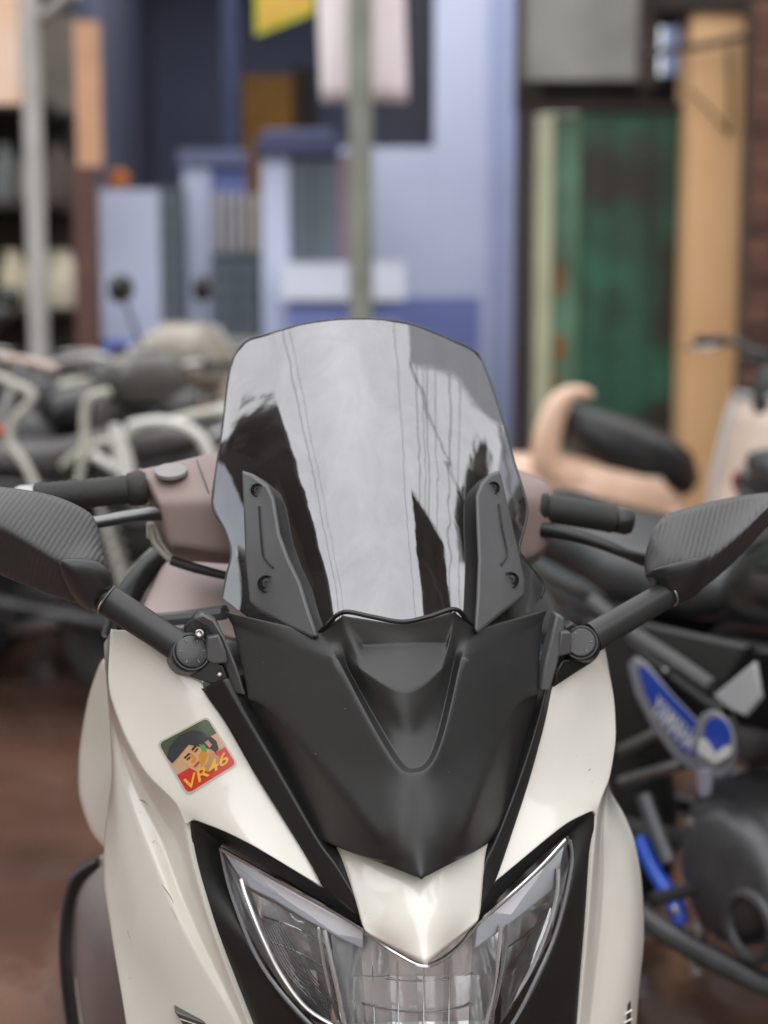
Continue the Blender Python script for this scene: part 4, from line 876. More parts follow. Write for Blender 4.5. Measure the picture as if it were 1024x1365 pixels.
def bars(b, x, z, half, sweep=.08, m=None):
    MB().tube([(x - sweep, -half, z), (x - sweep * .3, -half * .55, z + .01), (x, 0, z - .03), (x - sweep * .3, half * .55, z + .01), (x - sweep, half, z)], .012, 10, sub=4).build('handlebar', m or STEEL, b, local=True)
    for s in (-1, 1):
        MB().lathe((x - sweep * .72, s * (half - .13), z + .003), (-.12, s, -.01), [(0, .019), (.01, .021), (.02, .017), (.12, .017), (.13, .020), (.14, .018)], 14).build('grip', RUBBER, b, local=True)
        MB().tube([(x - sweep * .4, s * (half - .15), z - .01), (x + .03, s * (half - .10), z - .02), (x, s * (half + .01), z - .02)], .006, 8, sub=3).build('lever', STEEL, b, local=True)
def lamp(b, c, r, m=None, name='headlamp'):
    h = MB().lathe(Vector(c) - X * .10, X, [(0, r * .4), (.03, r * .8), (.08, r), (.10, r * 1.02), (.105, r * .95)], 24).build(name, m or GLOSSK, b, local=True)
    MB().lathe(Vector(c) + X * .002, X, [(0, r * .92), (.015, r * .8), (.022, r * .4), (.024, .001)], 24).build('lamp_lens', LAMP, h, local=True)
def indicators(b, x, y, z):
    for s in (-1, 1):
        MB().tube([(x, s * y * .5, z), (x, s * y, z)], .007, 6).build('indicator_stem', TRIMK, b, local=True)
        MB().loft([((x + .03, s * (y + .03), z), Yv * .02, Z * .014, 2.3), ((x, s * (y + .03), z), Yv * .034, Z * .026, 2.3), ((x - .03, s * (y + .03), z), Yv * .02, Z * .014, 2.3)], 14).build('indicator', ORANGE, b, local=True)

def motorcycle(label, loc, head, body, seatm=None, railm=None, group=None, rail=True, sides=None, glass=True, xm=None, size=1., ind=True):
    b = empty('motorcycle', loc, head, label, 'motorcycle', group); ORIGIN[b.name] = Vector(); b.scale = (size, size, size)
    seatm = seatm or VINYL; railm = railm or STEEL; sides = sides or body
    r = .30
    wheel('front_wheel', (.66, 0, r), Yv, r, .048, b, True, 7); wheel('rear_wheel', (-.62, 0, r), Yv, r, .058, b, True, 7)
    for s in (-1, 1): MB().tube([(.66, s * .095, .30), (.57, s * .095, .58), (.44, s * .095, .98)], [.024, .024, .018], 10).build('fork_leg', STEEL, b, local=True)
    rows = []
    for i in range(11):
        a = R(35 + 120 * i / 10); rows.append([Vector((.66 + (r + .03) * math.cos(a), u, r + (r + .03) * math.sin(a) - abs(u) ** 2 * 4)) for u in (-.07, -.04, 0, .04, .07)])
    o = MB().grid(rows).build('front_fender', body, b, local=True); o.modifiers.new('thickness', 'SOLIDIFY').thickness = .005
    bars(b, .40, 1.03, .36); lamp(b, (.60, 0, .86), .085, body)
    if glass: mirrors(b, .36, .24, 1.04)
    MB().loft([((.50, 0, .93), Yv * .06, Z * .03, 2.5), ((.47, 0, .98), Yv * .08, Z * .03, 2.5), ((.42, 0, 1.0), Yv * .05, Z * .02, 2.5)], 16).build('gauge_pod', GLOSSK, b, local=True)
    MB().loft(seclist([(.36, .84, .05, .05, 2.4), (.30, .87, .12, .09, 2.6), (.15, .88, .15, .115, 2.8), (0, .84, .13, .10, 2.8), (-.10, .79, .09, .06, 2.6)]), 24).build('fuel_tank', body, b, local=True)
    MB().lathe((.14, 0, .985), Z, [(0, .035), (.012, .035), (.016, .028), (.016, .001)], 20).build('tank_cap', CHROME, b, local=True)
    MB().loft(seclist([(-.04, .80, .07, .035, 2.6), (-.15, .79, .12, .05, 3), (-.35, .79, .135, .055, 3.2), (-.45, .82, .13, .055, 3.2), (-.70, .85, .11, .05, 3), (-.78, .86, .07, .03, 2.6)]), 24).build('seat', seatm, b, local=True)
    MB().loft(seclist([(-.30, .72, .10, .05, 2.6), (-.60, .76, .10, .05, 2.6), (-.84, .81, .06, .035, 2.6)]), 18).build('tail', body, b, local=True)
    MB().loft(seclist([(-.83, .80, .05, .03, 2.6), (-.87, .80, .055, .035, 2.6), (-.885, .80, .04, .02, 2.6)]), 14).build('tail_lamp', REDL, b, local=True)
    MB().prism([(-.80, -.06, .72), (-.80, .06, .72), (-.98, .055, .42), (-.98, -.055, .42)], (.006, 0, .004)).build('rear_fender', TRIMK, b, local=True)
    for s in (-1, 1):
        MB().prism([(.02, s * .115, .74), (-.34, s * .12, .73), (-.44, s * .125, .66), (-.28, s * .125, .50), (-.12, s * .12, .52)], (0, s * .018, 0)).build('side_panel', sides, b, local=True, bevel=.008)
        MB().tube([(-.62, s * .13, .32), (-.50, s * .13, .70)], .013, 8).build('shock', STEEL, b, local=True)
        m = MB()
        for k in range(8): m.torus((-.60 + .011 * k, s * .13, .38 + .035 * k), (.12, 0, .38), .028, .006, 14, 5)
        m.build('shock_spring', railm, b, local=True)
        MB().tube([(-.15, s * .08, .36), (-.62, s * .11, .30)], .018, 8).build('swingarm', ENGINE, b, local=True)
        MB().tube([(-.06, s * .12, .32), (-.06, s * .25, .32)], .012, 8).build('foot_peg', RUBBER, b, local=True)
        MB().tube([(.40, s * .03, .90), (.10, s * .10, .74), (-.40, s * .11, .72), (-.80, s * .07, .78)], .014, 8, sub=3).build('frame_tube', TRIMK, b, local=True)
    MB().tube([(.40, 0, .88), (.33, 0, .55), (.25, 0, .28), (-.15, 0, .26)], .018, 8, sub=3).build('frame_tube', TRIMK, b, local=True)
    if rail:
        MB().tube([(-.40, -.13, .78), (-.50, -.165, .84), (-.78, -.15, .93), (-.90, -.10, .95), (-.92, 0, .955), (-.90, .10, .95), (-.78, .15, .93), (-.50, .165, .84), (-.40, .13, .78)], .013, 10, sub=4).build('grab_rail', railm, b, local=True)
    e = MB().loft([((.20, 0, .36), Yv * .10, Z * .11, 3.2), ((.05, 0, .36), Yv * .14, Z * .13, 3.2), ((-.12, 0, .36), Yv * .13, Z * .12, 3.2)], 20).build('engine', ENGINE, b, local=True)
    m = MB()
    for k in range(7): m.box((.14 + .006 * k, 0, .48 + .026 * k), (.19, .19, .009))
    m.build('cylinder_fins', ENGINE, e, local=True)
    for s in (-1, 1): MB().lathe((.0, s * .12, .36), (0, s, 0), [(0, .115), (.025, .11), (.04, .09), (.046, .05), (.046, .001)], 28).build('engine_cover', ENGINE, e, local=True)
    MB().tube([(.22, -.06, .50), (.32, -.09, .42), (.24, -.13, .24), (-.05, -.16, .22), (-.30, -.17, .26)], .020, 10, sub=4).build('exhaust_pipe', xm or STEEL, b, local=True)
    MB().loft([((-.28, -.17, .255), Yv * .025, Z * .025, 2), ((-.34, -.175, .27), Yv * .045, Z * .05, 2.2), ((-.72, -.18, .36), Yv * .05, Z * .055, 2.2), ((-.76, -.18, .37), Yv * .03, Z * .035, 2)], 18).build('muffler', xm or STEEL, b, local=True)
    MB().tube([(.0, .10, .30), (.05, .22, .12), (.08, .28, .012)], .011, 8, sub=2).build('kickstand', TRIMK, b, local=True)
    if ind: indicators(b, .52, .15, .84); indicators(b, -.82, .12, .74)
    return b

def parked_scooter(label, loc, head, body, seatm=None, trimm=None, group=None, rail=None, shield=None, glass=True, sh=1., rr=1., bz=1.03, ind=True, hm=None, lit=True, bm=None, hs=1., bh=.34, plain=False):
    b = empty('parked_scooter', loc, head, label, 'scooter', group); ORIGIN[b.name] = Vector()
    seatm = seatm or VINYL; trimm = trimm or TRIMK; r = .225
    wheel('front_wheel', (.62, 0, r), Yv, r, .05, b, True, 6); wheel('rear_wheel', (-.60, 0, r), Yv, r, .052, b, True, 6)
    for s in (-1, 1): MB().tube([(.62, s * .075, r), (.52, s * .06, .60)], .018, 8).build('fork_leg', STEEL, b, local=True)
    rows = []
    for i in range(11):
        a = R(20 + 140 * i / 10); rows.append([Vector((.62 + (r + .03) * math.cos(a), u, r + (r + .03) * math.sin(a) - abs(u) ** 2 * 4)) for u in (-.075, -.04, 0, .04, .075)])
    o = MB().grid(rows).build('front_fender', body, b, local=True); o.modifiers.new('thickness', 'SOLIDIFY').thickness = .005
    # leg shield: bowed sheet with rim
    rows = []
    for i in range(9):
        t = i / 8; z = .30 + .66 * t; hw = .16 + .06 * math.sin(t * 2.6); rows.append([Vector((.44 - .13 * t + .07 * (1 - (u * u)), u * hw, z)) for u in (-1, -.75, -.4, 0, .4, .75, 1)])
    o = MB().grid(rows).build('leg_shield', body, b, local=True); o.modifiers.new('thickness', 'SOLIDIFY').thickness = .02
    MB().tube([rows[i][0] for i in range(9)] + [rows[8][k] + Z * .006 for k in range(1, 7)] + [rows[i][6] for i in range(7, -1, -1)], .011, 8).build('shield_rim', shield or trimm, o, local=True)
    MB().loft([((.37, 0, .92), X * .08 * hs, Yv * .10 * hs, 2.6), ((.36, 0, .99), X * .10 * hs, Yv * .16 * hs, 2.8), ((.34, 0, 1.05), X * .08 * hs, Yv * .14 * hs, 2.8), ((.32, 0, 1.08), X * .04 * hs, Yv * .08 * hs, 2.6)], 20).build('headset', hm or body, b, local=True)
    if lit: lamp(b, (.455, 0, 1.0), .065, hm or body)
    bars(b, .34, bz, bh, .06, bm)
    if glass: mirrors(b, .31, .20, 1.05)
    MB().loft([((.40, 0, .28), Yv * .14, Z * .03, 3), ((.10, 0, .26), Yv * .17, Z * .035, 3.4), ((-.16, 0, .28), Yv * .16, Z * .05, 3.2)], 18).build('floorboard', trimm, b, local=True)
    MB().loft(seclist([(-.10, .44, .10, .16, 2.6), (-.22, .50, .17, .22, 3), (-.45, .55, .185, .19, 2.8), (-.70, .62, .14, .13, 2.6), (-.88, .70, .06, .05, 2.4)]), 24).build('rear_body', body, b, local=True)
    if not plain: MB().loft(seclist([(x, z - .06 * (s_ - 1) * (h > .04), a, h * s_, e) for s_ in (sh,) for x, z, a, h, e in [(-.06, .72, .07, .03, 2.4), (-.14, .75, .13, .055, 2.8), (-.36, .76, .15, .06, 3), (-.50, .80, .145, .06, 3), (-.74, .83, .11, .055, 2.8), (-.82, .84, .06, .03, 2.4)]]), 24).build('seat', seatm, b, local=True)
    if not plain: MB().tube([(-.50, -.15, .72), (-.68, -.165, .84), (-.86, -.11, .93), (-.90, 0, .95), (-.86, .11, .93), (-.68, .165, .84), (-.50, .15, .72)], [q * rr for q in (.016, .018, .02, .02, .02, .018, .016)], 10, sub=4).build('grab_rail', rail or STEEL, b, local=True)
    MB().loft(seclist([(-.86, .68, .07, .035, 2.6), (-.90, .68, .07, .035, 2.6), (-.91, .68, .04, .02, 2.6)]), 14).build('tail_lamp', REDL, b, local=True)
    MB().prism([(-.80, -.07, .60), (-.80, .07, .60), (-.92, .06, .30), (-.92, -.06, .30)], (.006, 0, .004)).build('rear_fender', TRIMK, b, local=True)
    MB().loft([((-.20, .02, .27), Yv * .08, Z * .09, 3), ((-.60, .05, .24), Yv * .06, Z * .08, 3)], 16).build('engine', ENGINE, b, local=True)
    MB().loft([((-.30, -.13, .24), Yv * .04, Z * .04, 2), ((-.36, -.15, .26), Yv * .055, Z * .06, 2.2), ((-.72, -.16, .32), Yv * .055, Z * .06, 2.2), ((-.76, -.16, .325), Yv * .03, Z * .03, 2)], 16).build('muffler', STEEL, b, local=True)
    MB().tube([(-.15, .10, .24), (-.12, .20, .10), (-.10, .25, .012)], .010, 8, sub=2).build('kickstand', TRIMK, b, local=True)
    if ind: indicators(b, .40, .12, .86)
    return b
def ground_at(x, y):
    r = ray(x, y); return EYE + r * (-CAM_H / r.z)
def spot(px, Y): return Vector((((px - CX) / F_PX) * Y * 1.0, Y, 0))

G1 = 'bikes parked in a row outside the shop'
SILV = paint('silver', '#5d5b58', .3); DGREY = paint('dark_grey', '#3b3a3b'); BLK = paint('black', '#121213'); CREAM = paint('cream', '#cdb9a9'); PEACH = paint('peach', '#d9b49b'); BEIGE = paint('beige', '#8f867a')
IVORY = mat('ivory_rail', '#c0c0b4', rough=.3, var=.06)
bikeA = motorcycle('dark motorcycle with grey seat and pale bent grab rail, side on to the street', spot(-60, 4.9), R(168), DGREY, seatm=GREYV, railm=IVORY, group=G1)
bikeB = motorcycle('beige tanked motorcycle turned half to the street, just beside the white scooter', spot(110, 6.0), R(-18), BEIGE, railm=CHROME, group=G1, size=1.04)
motorcycle('black motorcycle with a grey seat beside the brown shop post', spot(95, 7.3), R(-100), BLK, seatm=GREYV, railm=STEEL, group=G1, glass=False, size=.96)
parked_scooter('dark grey scooter squeezed in under the pale shop pole', spot(20, 7.0), R(-125), DGREY, rail=CHROME, group=G1)
parked_scooter('silver scooter tail out with a white grab rail, behind the brown handlebar cover', spot(262, 5.1), R(128), SILV, rail=mat('white_rail', '#c9c9c6', rough=.35), group=G1, glass=False)

motorcycle('dark grey motorcycle wedged between the pale railed motorcycle and the shop posts', spot(100, 6.0), R(-150), DGREY, seatm=GREYV, railm=CHROME, group=G1, glass=False, size=1.02)

motorcycle('black motorcycle with chrome rail low in the row, behind the brown handlebar cover', spot(190, 5.5), R(200), BLK, railm=CHROME, group=G1, glass=False)
motorcycle('dark grey motorcycle angled across the tails of the row', spot(60, 5.4), R(-165), DGREY, seatm=VINYL, railm=STEEL, group=G1, glass=False, size=.93)
motorcycle('black motorcycle with black seat deepest in the row by the shop shelves', spot(-30, 6.9), R(-110), BLK, railm=STEEL, group=G1, size=.95)
motorcycle('black motorcycle with steel rail close to the slate end of the low wall', spot(168, 7.5), R(-75), BLK, railm=STEEL, group=G1, glass=False, size=.97)
parked_scooter('black scooter nosing out next to the small grey gate', spot(305, 7.4), R(-70), BLK, rail=STEEL, group=G1, glass=False)

def flank_of(base, head, off):
    hx = Vector((math.cos(head), math.sin(head), 0)); hy = Vector((-math.sin(head), math.cos(head), 0)); base = Vector(base)
    def f(x, y):
        r = ray(x, y); k = ((base + hy * off) - EYE).dot(hy) / r.dot(hy); q = EYE + r * k - base; return Vector((q.dot(hx), off, q.z))
    return f
fa = flank_of(spot(-60, 4.9), R(168), .20)
WR = mat('white_guard', '#d6d6d0', rough=.3, var=.05)
for P, r_, m_, nm in (([(-30, 492), (12, 508), (44, 528), (18, 560), (14, 590), (34, 620), (52, 660), (70, 720)], .012, IVORY, 'guard_rail'), ([(146, 522), (122, 528), (113, 548), (112, 600), (104, 650), (96, 720)], .012, IVORY, 'guard_rail'),
                      ([(122, 606), (150, 622), (176, 640), (205, 680)], .014, WR, 'guard_bar'), ([(0, 476), (40, 482), (75, 492)], .012, mat('pinkish_streak', '#c0aaa2', rough=.4), 'seat_light_streak')):  # the pinkish tube is painted as the light streak on the grey seat
    MB().tube([fa(*p) for p in P], r_, 10, sub=4).build(nm, m_, bikeA, local=True)
V_ = [(148, 566), (160, 564), (176, 600), (184, 640), (166, 650), (154, 610)]
MB().prism([fa(*p) for p in V_], (0, .02, 0)).build('white_shield', WR, bikeA, local=True, bevel=.006)
MB().tube([fa(*p) for p in [(172, 568), (205, 562), (240, 566), (268, 584), (280, 612), (284, 660)]], .015, 10, sub=4).build('guard_hoop', WR, bikeA, local=True)
# small cowl, pale side shells and a lamp on the beige machine
MB().loft([((.58, 0, .96), Yv * .06, Z * .06, 2.4), ((.50, 0, 1.0), Yv * .15, Z * .12, 2.6), ((.36, 0, 1.03), Yv * .16, Z * .10, 2.6), ((.22, 0, .98), Yv * .12, Z * .07, 2.4)], 20).build('handlebar_fairing', BEIGE, bikeB, local=True)
for s in (-1, 1): MB().loft([((.40, s * .14, .88), Yv * .03, Z * .06, 2.4), ((.20, s * .17, .90), Yv * .05, Z * .10, 2.6), ((-.05, s * .15, .84), Yv * .03, Z * .06, 2.4)], 16).build('tank_shell', mat('pale_shell', '#b8b2a6', rough=.3, coat=.5), bikeB, local=True)

# right-hand side: black trail bike with blue side panel
tb = motorcycle('black motorcycle with blue lettered side panel next to the white scooter', (.675, 2.57, 0), R(-60), BLK, railm=paint('blue', '#1c3fa0'), rail=False, sides=TRIMK, glass=False, xm=ENGINE)
BLUE = MATS['paint_blue']; WHITEP = paint('white', '#c9c9c8'); PGREY = mat('panel_grey', '#77787f', rough=.4)
HB = R(-60); BASE = Vector((.675, 2.57, 0)); HX = Vector((math.cos(HB), math.sin(HB), 0)); HY = Vector((-math.sin(HB), math.cos(HB), 0))
def side_pt(x, y, off):
    """spot on the bike's right flank, off metres out from its middle, in the bike's own frame"""
    r = ray(x, y); k = ((BASE - HY * off) - EYE).dot(HY) / r.dot(HY); q = EYE + r * k - BASE
    return Vector((q.dot(HX), -off, q.z))
def flank(P, off): return [side_pt(x, y, off) for x, y in P]
o = MB().prism(flank([(842, 884), (852, 874), (866, 884), (900, 926), (940, 968), (960, 1000), (952, 1030), (934, 1030), (906, 1012), (876, 972), (852, 925)], .155), (0, -.010, 0)).build('lettered_panel', PGREY, tb, local=True, bevel=.004)
MB().prism(flank([(851, 890), (860, 888), (898, 930), (938, 972), (944, 996), (936, 1012), (912, 1000), (884, 964), (861, 922)], .1665), (0, -.002, 0)).build('blue_field', BLUE, o, local=True)
tv, tf = text_mesh('YAMAHA', 1.0, 0, .03); x0 = min(p.x for p in tv); x1 = max(p.x for p in tv); y0 = min(p.y for p in tv); y1 = max(p.y for p in tv)
TA, TB, TC = Vector((878, 926)), Vector((932, 982)), Vector((-12, 22))       # start and end of the top of the letters, letter height
tp = []
for p in tv:
    u, v = (p.x - x0) / (x1 - x0), 1 - (p.y - y0) / (y1 - y0); q = TA.lerp(TB, u) + TC * v; tp.append(side_pt(q.x, q.y, .1692))
MB().add(tp, tf).build('lettering', WHITEP, o, local=True)
def oval(cx, cy, a, b_, n=26, rot=R(-8)):
    return [(cx + a * math.cos(g) * math.cos(rot) - b_ * math.sin(g) * math.sin(rot), cy + a * math.cos(g) * math.sin(rot) + b_ * math.sin(g) * math.cos(rot)) for g in [2 * math.pi * k / n for k in range(n)]]
eb = MB().prism(flank(oval(956, 992, 27, 46), .172), (0, -.008, 0)).build('oval_badge', PGREY, tb, local=True, bevel=.003)
MB().prism(flank(oval(957, 978, 17, 22), .1815), (0, -.002, 0)).build('blue_oval', BLUE, eb, local=True)
MB().prism(flank([(934, 984), (942, 986), (954, 1004), (954, 1018), (942, 1010), (931, 1002)], .185), (0, -.002, 0)).build('white_fork', WHITEP, eb, local=True)
MB().prism(flank([(976, 994), (968, 994), (955, 1004), (955, 1018), (966, 1012), (975, 1006)], .1855), (0, -.002, 0)).build('white_fork', WHITEP, eb, local=True)
MB().prism(flank([(933, 1026), (952, 1024), (950, 1058), (943, 1064), (935, 1058)], .174), (0, -.008, 0)).build('badge_tab', mat('tab_lilac', '#8a8a98', rough=.4), eb, local=True, bevel=.003)
MB().prism(flank([(956, 926), (1012, 880), (1020, 930), (1000, 955), (980, 946)], .150), (0, -.010, 0)).build('grey_gusset', mat('gusset_grey', '#a5a6a8', rough=.4, var=.1), tb, local=True, bevel=.004)
for P, r_, m_ in (([(842, 852), (890, 892), (940, 930), (968, 950)], .012, TRIMK), ([(790, 800), (842, 842), (900, 880), (950, 915)], .013, GREYV), ([(828, 1000), (860, 985), (892, 968)], .010, STEEL), ([(830, 1042), (870, 1030), (912, 1018)], .011, STEEL), ([(920, 1096), (950, 1110), (982, 1126)], .010, STEEL), ([(900, 1230), (918, 1265), (930, 1300)], .010, STEEL), ([(858, 1060), (872, 1100), (892, 1150)], .014, mat('dull_alloy', '#6d6e72', rough=.4, metal=.6))):
    MB().tube(flank(P, .145), r_, 8, sub=3).build('frame_tube', m_, tb, local=True)
MB().tube(flank([(852, 1118), (872, 1160), (900, 1205), (908, 1232)], .150), [.016, .014, .016, .012], 10, sub=4).build('blue_linkage', mat('bright_blue', '#1f55c8', rough=.3, coat=.5), tb, local=True)
for x, y, r_ in ((905, 1212, .010), (935, 1240, .018), (868, 1242, .014), (900, 950, .006), (893, 893, .006)):
    c_ = side_pt(x, y, .15); MB().lathe(c_, (0, -1, 0), [(0, r_), (.010, r_), (.014, r_ * .7), (.014, .001)], 14).build('bolt', STEEL, tb, local=True)
MB().prism(flank([(918, 1112), (968, 1136), (958, 1210), (926, 1190)], .13), (0, -.012, 0)).build('chain_guard', TRIMK, tb, local=True, bevel=.004)
c_ = side_pt(1000, 1235, .165); MB().torus(c_, (0, 1, 0), .050, .010, 28, 8).build('cover_ring', ENGINE, tb, local=True)

# two pale scooters by the green door
PB = spot(945, 5.5); PHD = R(12)
ps = parked_scooter('peach scooter with a long black seat in front of the green door', PB, PHD, PEACH, glass=False, plain=True, group='pale scooters by the green door')
fp = flank_of(PB, PHD, 0)
def prow(L): return [(fp(x, y), (0, a, 0), Vector((0, 0, h)), e) for x, y, a, h, e in L]
MB().loft(prow([(748, 556, .05, .03, 2.4), (758, 566, .11, .08, 2.6), (790, 588, .14, .115, 2.8), (835, 604, .15, .12, 2.8), (880, 616, .14, .11, 2.8), (912, 628, .10, .08, 2.6), (924, 636, .05, .03, 2.4)]), 24).build('seat', VINYL, ps, local=True)
fq = flank_of(PB, PHD, -.13)
MB().tube([fq(*p) for p in [(790, 527), (770, 523), (747, 536), (731, 575), (728, 615), (748, 640), (790, 652), (845, 668)]], [.012, .024, .038, .048, .050, .050, .045, .03], 14, sub=4, flat=.7).build('tail_cowl', PEACH, ps, local=True)
MB().tube([fq(*p) for p in [(752, 632), (800, 668), (850, 690), (905, 700)]], [.05, .07, .07, .05], 14, sub=4, flat=.6).build('side_cover', PEACH, ps, local=True)
parked_scooter('cream scooter with a silver rimmed leg shield before the brick wall', spot(1135, 5.1), R(-150), CREAM, glass=False, hs=.3, hm=TRIMK, bh=.40, lit=False, bm=TRIMK, bz=1.12, ind=False, shield=mat('silver_rim', '#c4c6c8', rough=.3, metal=.4), group='pale scooters by the green door')

G2 = 'black bikes added for shade behind the blue panelled motorcycle'  # two dark motorcycles added to deepen the shade on this side
motorcycle('black motorcycle added for shade just behind the blue panelled motorcycle', (1.22, 3.35, 0), R(-72), BLK, railm=STEEL, group=G2, glass=False, rail=False, xm=ENGINE, ind=False)
motorcycle('dark grey motorcycle added for shade under the peach scooter, farther from the street', (.92, 3.7, 0), R(-48), DGREY, railm=ENGINE, group=G2, glass=False, rail=False, xm=ENGINE, size=.84, ind=False)

# ------------------------------------------------------------------ houses, walls, posts and signs down the lane
def wall_paint(name, c, c2=None, rough=.85, bump=.25): return mat(name, c, rough=rough, var=.10, vscale=1.4, bump=bump, bscale=40, col2=c2)
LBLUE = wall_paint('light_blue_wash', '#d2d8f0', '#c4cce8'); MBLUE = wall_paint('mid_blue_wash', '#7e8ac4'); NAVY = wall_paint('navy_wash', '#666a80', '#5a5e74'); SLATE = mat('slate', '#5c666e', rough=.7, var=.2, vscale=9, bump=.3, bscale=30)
CONC = mat('bare_concrete', '#8a8985', rough=.9, var=.2, vscale=3, bump=.4, bscale=25); DARKW = mat('old_dark_wood', '#3b302b', rough=.8, var=.3, vscale=5, bump=.4, bscale=30, stretch=(8, 8, 1))
def X_(x, Y): return at(x, 380, Y).x
def Z_(y, Y): return at(512, y, Y).z
def slab(name, x0, y0, x1, y1, Y, depth, m, parent=None, bevel=.0, z0=None, z1=None):
    za = Z_(y1, Y) if z0 is None else z0; zb = Z_(y0, Y) if z1 is None else z1
    return MB().bb(X_(x0, Y), X_(x1, Y), Y, Y + depth, za, zb).build(name, m, parent, bevel=bevel)
def thing(name, x, Y, label, cat, group=None):
    o = empty(name, Vector((X_(x, Y), Y, 0)), 0, label, cat, group); ORIGIN[o.name] = o.location.copy(); return o

# blue house
h = thing('blue_house', 420, 11.0, 'light blue house with a deep dark porch behind the concrete pole', 'house')
slab('wall', 578, -420, 652, 700, 10.0, .22, LBLUE, h, z0=0)
slab('wall', 452, 196, 577.6, 700, 10.0, .22, LBLUE, h, z0=0)
slab('pilaster', 652.5, -420, 702, 700, 9.96, .60, wall_paint('grey_blue_wash', '#a6b0d4'), h, z0=0)
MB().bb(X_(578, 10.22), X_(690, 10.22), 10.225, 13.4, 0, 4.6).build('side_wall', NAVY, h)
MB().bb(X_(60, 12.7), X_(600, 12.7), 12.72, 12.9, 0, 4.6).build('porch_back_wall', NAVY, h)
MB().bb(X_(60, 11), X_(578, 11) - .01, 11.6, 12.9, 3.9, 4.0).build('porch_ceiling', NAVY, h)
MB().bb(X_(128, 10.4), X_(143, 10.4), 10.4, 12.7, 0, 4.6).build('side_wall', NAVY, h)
slab('porch_column', 300, -200, 322, 480, 11.6, .15, wall_paint('dark_blue_wash', '#4b5170'), h, z0=0)  # the column itself is dark blue
d = slab('door', 326, 100, 392, 500, 12.6, .06, mat('ochre_wood', '#a8762c', rough=.6, var=.25, vscale=4, stretch=(9, 9, 1)), h, z0=.3)
for k in range(4): slab('door_board', 328 + k * 16, 108, 341 + k * 16, 490, 12.58, .02, MATS['ochre_wood'], d, z0=.35)
slab('door_frame', 392.5, 90, 420, 500, 12.6, .10, mat('dark_brown', '#3a2a24', rough=.7), h, z0=.3)
slab('opening_shade_sheet', 505, -120, 577.2, 190, 10.10, .03, mat('navy_opening_shade', '#262838', rough=.6, var=.1), h)  # dark sheet stands in for the shade inside the window opening
slab('painted_dado', 530, 396, 640, 700, 9.988, .011, MBLUE, h, z0=0)
slab('plinth', 374, 350, 540, 400, 8.92, .26, wall_paint('pale_blue_step', '#dfe5f4'), h)
slab('plinth_base', 384, 400.5, 536, 700, 8.98, .20, MBLUE, h, z0=0)

# compound wall and pillars
def slate_panel(parent, x0, y0, x1, y1, Y, rows=6, cols=2):
    za, zb = Z_(y1, Y), Z_(y0, Y); xa, xb = X_(x0, Y), X_(x1, Y); hh = (zb - za) / rows; ww = (xb - xa) / cols; me = None
    for r in range(rows):
        for c in range(cols):
            ob = MB().bb(-ww / 2 + .005, ww / 2 - .005, -.012, .012, -hh / 2 + .004, hh / 2 - .004).build('slate', SLATE, parent, local=True, bevel=.003) if me is None else bpy.data.objects.new('slate', me)
            if me is None: me = ob.data
            else:
                COL.objects.link(ob); ob.parent = parent
            ob.location = Vector((xa + ww * (c + .5), Y - random.uniform(0, .008), za + hh * (r + .5))) - ORIGIN.get(parent.name, Vector())
t = thing('garden_wall', 180, 9.3, 'low light blue wall with slate end beside the brown post', 'wall')
slab('wall', 132, 252, 214, 700, 9.3, .20, LBLUE, t, z0=0); slab('slate_end', 214.5, 250, 246, 700, 9.34, .16, SLATE, t, z0=0)
slate_panel(t, 216, 256, 244, 470, 9.33, 8, 1)
t = thing('gate_pillar', 285, 9.6, 'narrow light blue gate pillar with blue cap beside the slate wall end', 'gate pillar')
slab('shaft', 246, 222, 282, 700, 9.6, .18, LBLUE, t, z0=0); slab('return', 282.5, 222, 328, 262, 9.64, .14, MBLUE, t); slab('cap', 240, 200, 330, 221.5, 9.56, .26, wall_paint('cap_blue', '#6b7290'), t, bevel=.01)  # the return gets a darker blue as the pillar's shaded side
t = thing('gate_pillar', 395, 9.2, 'wide gate pillar with navy cap and dark slate facing', 'gate pillar')
slab('shaft', 350, 208, 386, 700, 9.2, .30, LBLUE, t, z0=0); slab('facing', 386.5, 208, 450, 700, 9.23, .26, wall_paint('grey_wash', '#8d93a8'), t, z0=0); slab('cap', 343, 182, 452, 207.5, 9.14, .40, wall_paint('cap_navy', '#4a5070'), t, bevel=.01)
slab('cap_top', 352, 172, 444, 181.5, 9.18, .30, MATS['cap_blue'], t, bevel=.01)
slate_panel(t, 389, 216, 446, 346, 9.20, 6, 2)
t = thing('gate', 312, 9.5, 'small grey gate with pale upright bars over a slate panel', 'gate')
for k, x in enumerate((286, 299, 312, 325, 338)): slab('bar', x, 258, x + 8, 336, 9.5, .04, mat('gate_white', '#b9b5b4', rough=.6), t, bevel=.006)
slab('rail', 282.5, 336, 349, 342, 9.49, .06, SLATE, t); slab('panel', 282.5, 342.5, 349, 700, 9.52, .05, SLATE, t, z0=0); slate_panel(t, 284, 345, 347, 470, 9.50, 5, 2)
t = thing('pink_post', 459, 9.35, 'thin pinkish post between wide gate pillar and concrete pole', 'post')
slab('post', 451, 205, 468, 700, 9.35, .08, mat('dull_pink', '#a58f9b', rough=.8), t, z0=0)
tag(MB().lathe((X_(161, 9.38), 9.38, Z_(253, 9.3) + .001), Z, [(0, .035), (.02, .055), (.07, .068), (.10, .055), (.115, .03), (.12, .001)], 18).build('clay_pot', mat('terracotta', '#b5682f', rough=.8, var=.15)), 'small orange clay pot on the low light blue wall', 'pot')
t = thing('drum', 178, 8.6, 'blue plastic drum at the foot of the low light blue wall', 'drum')
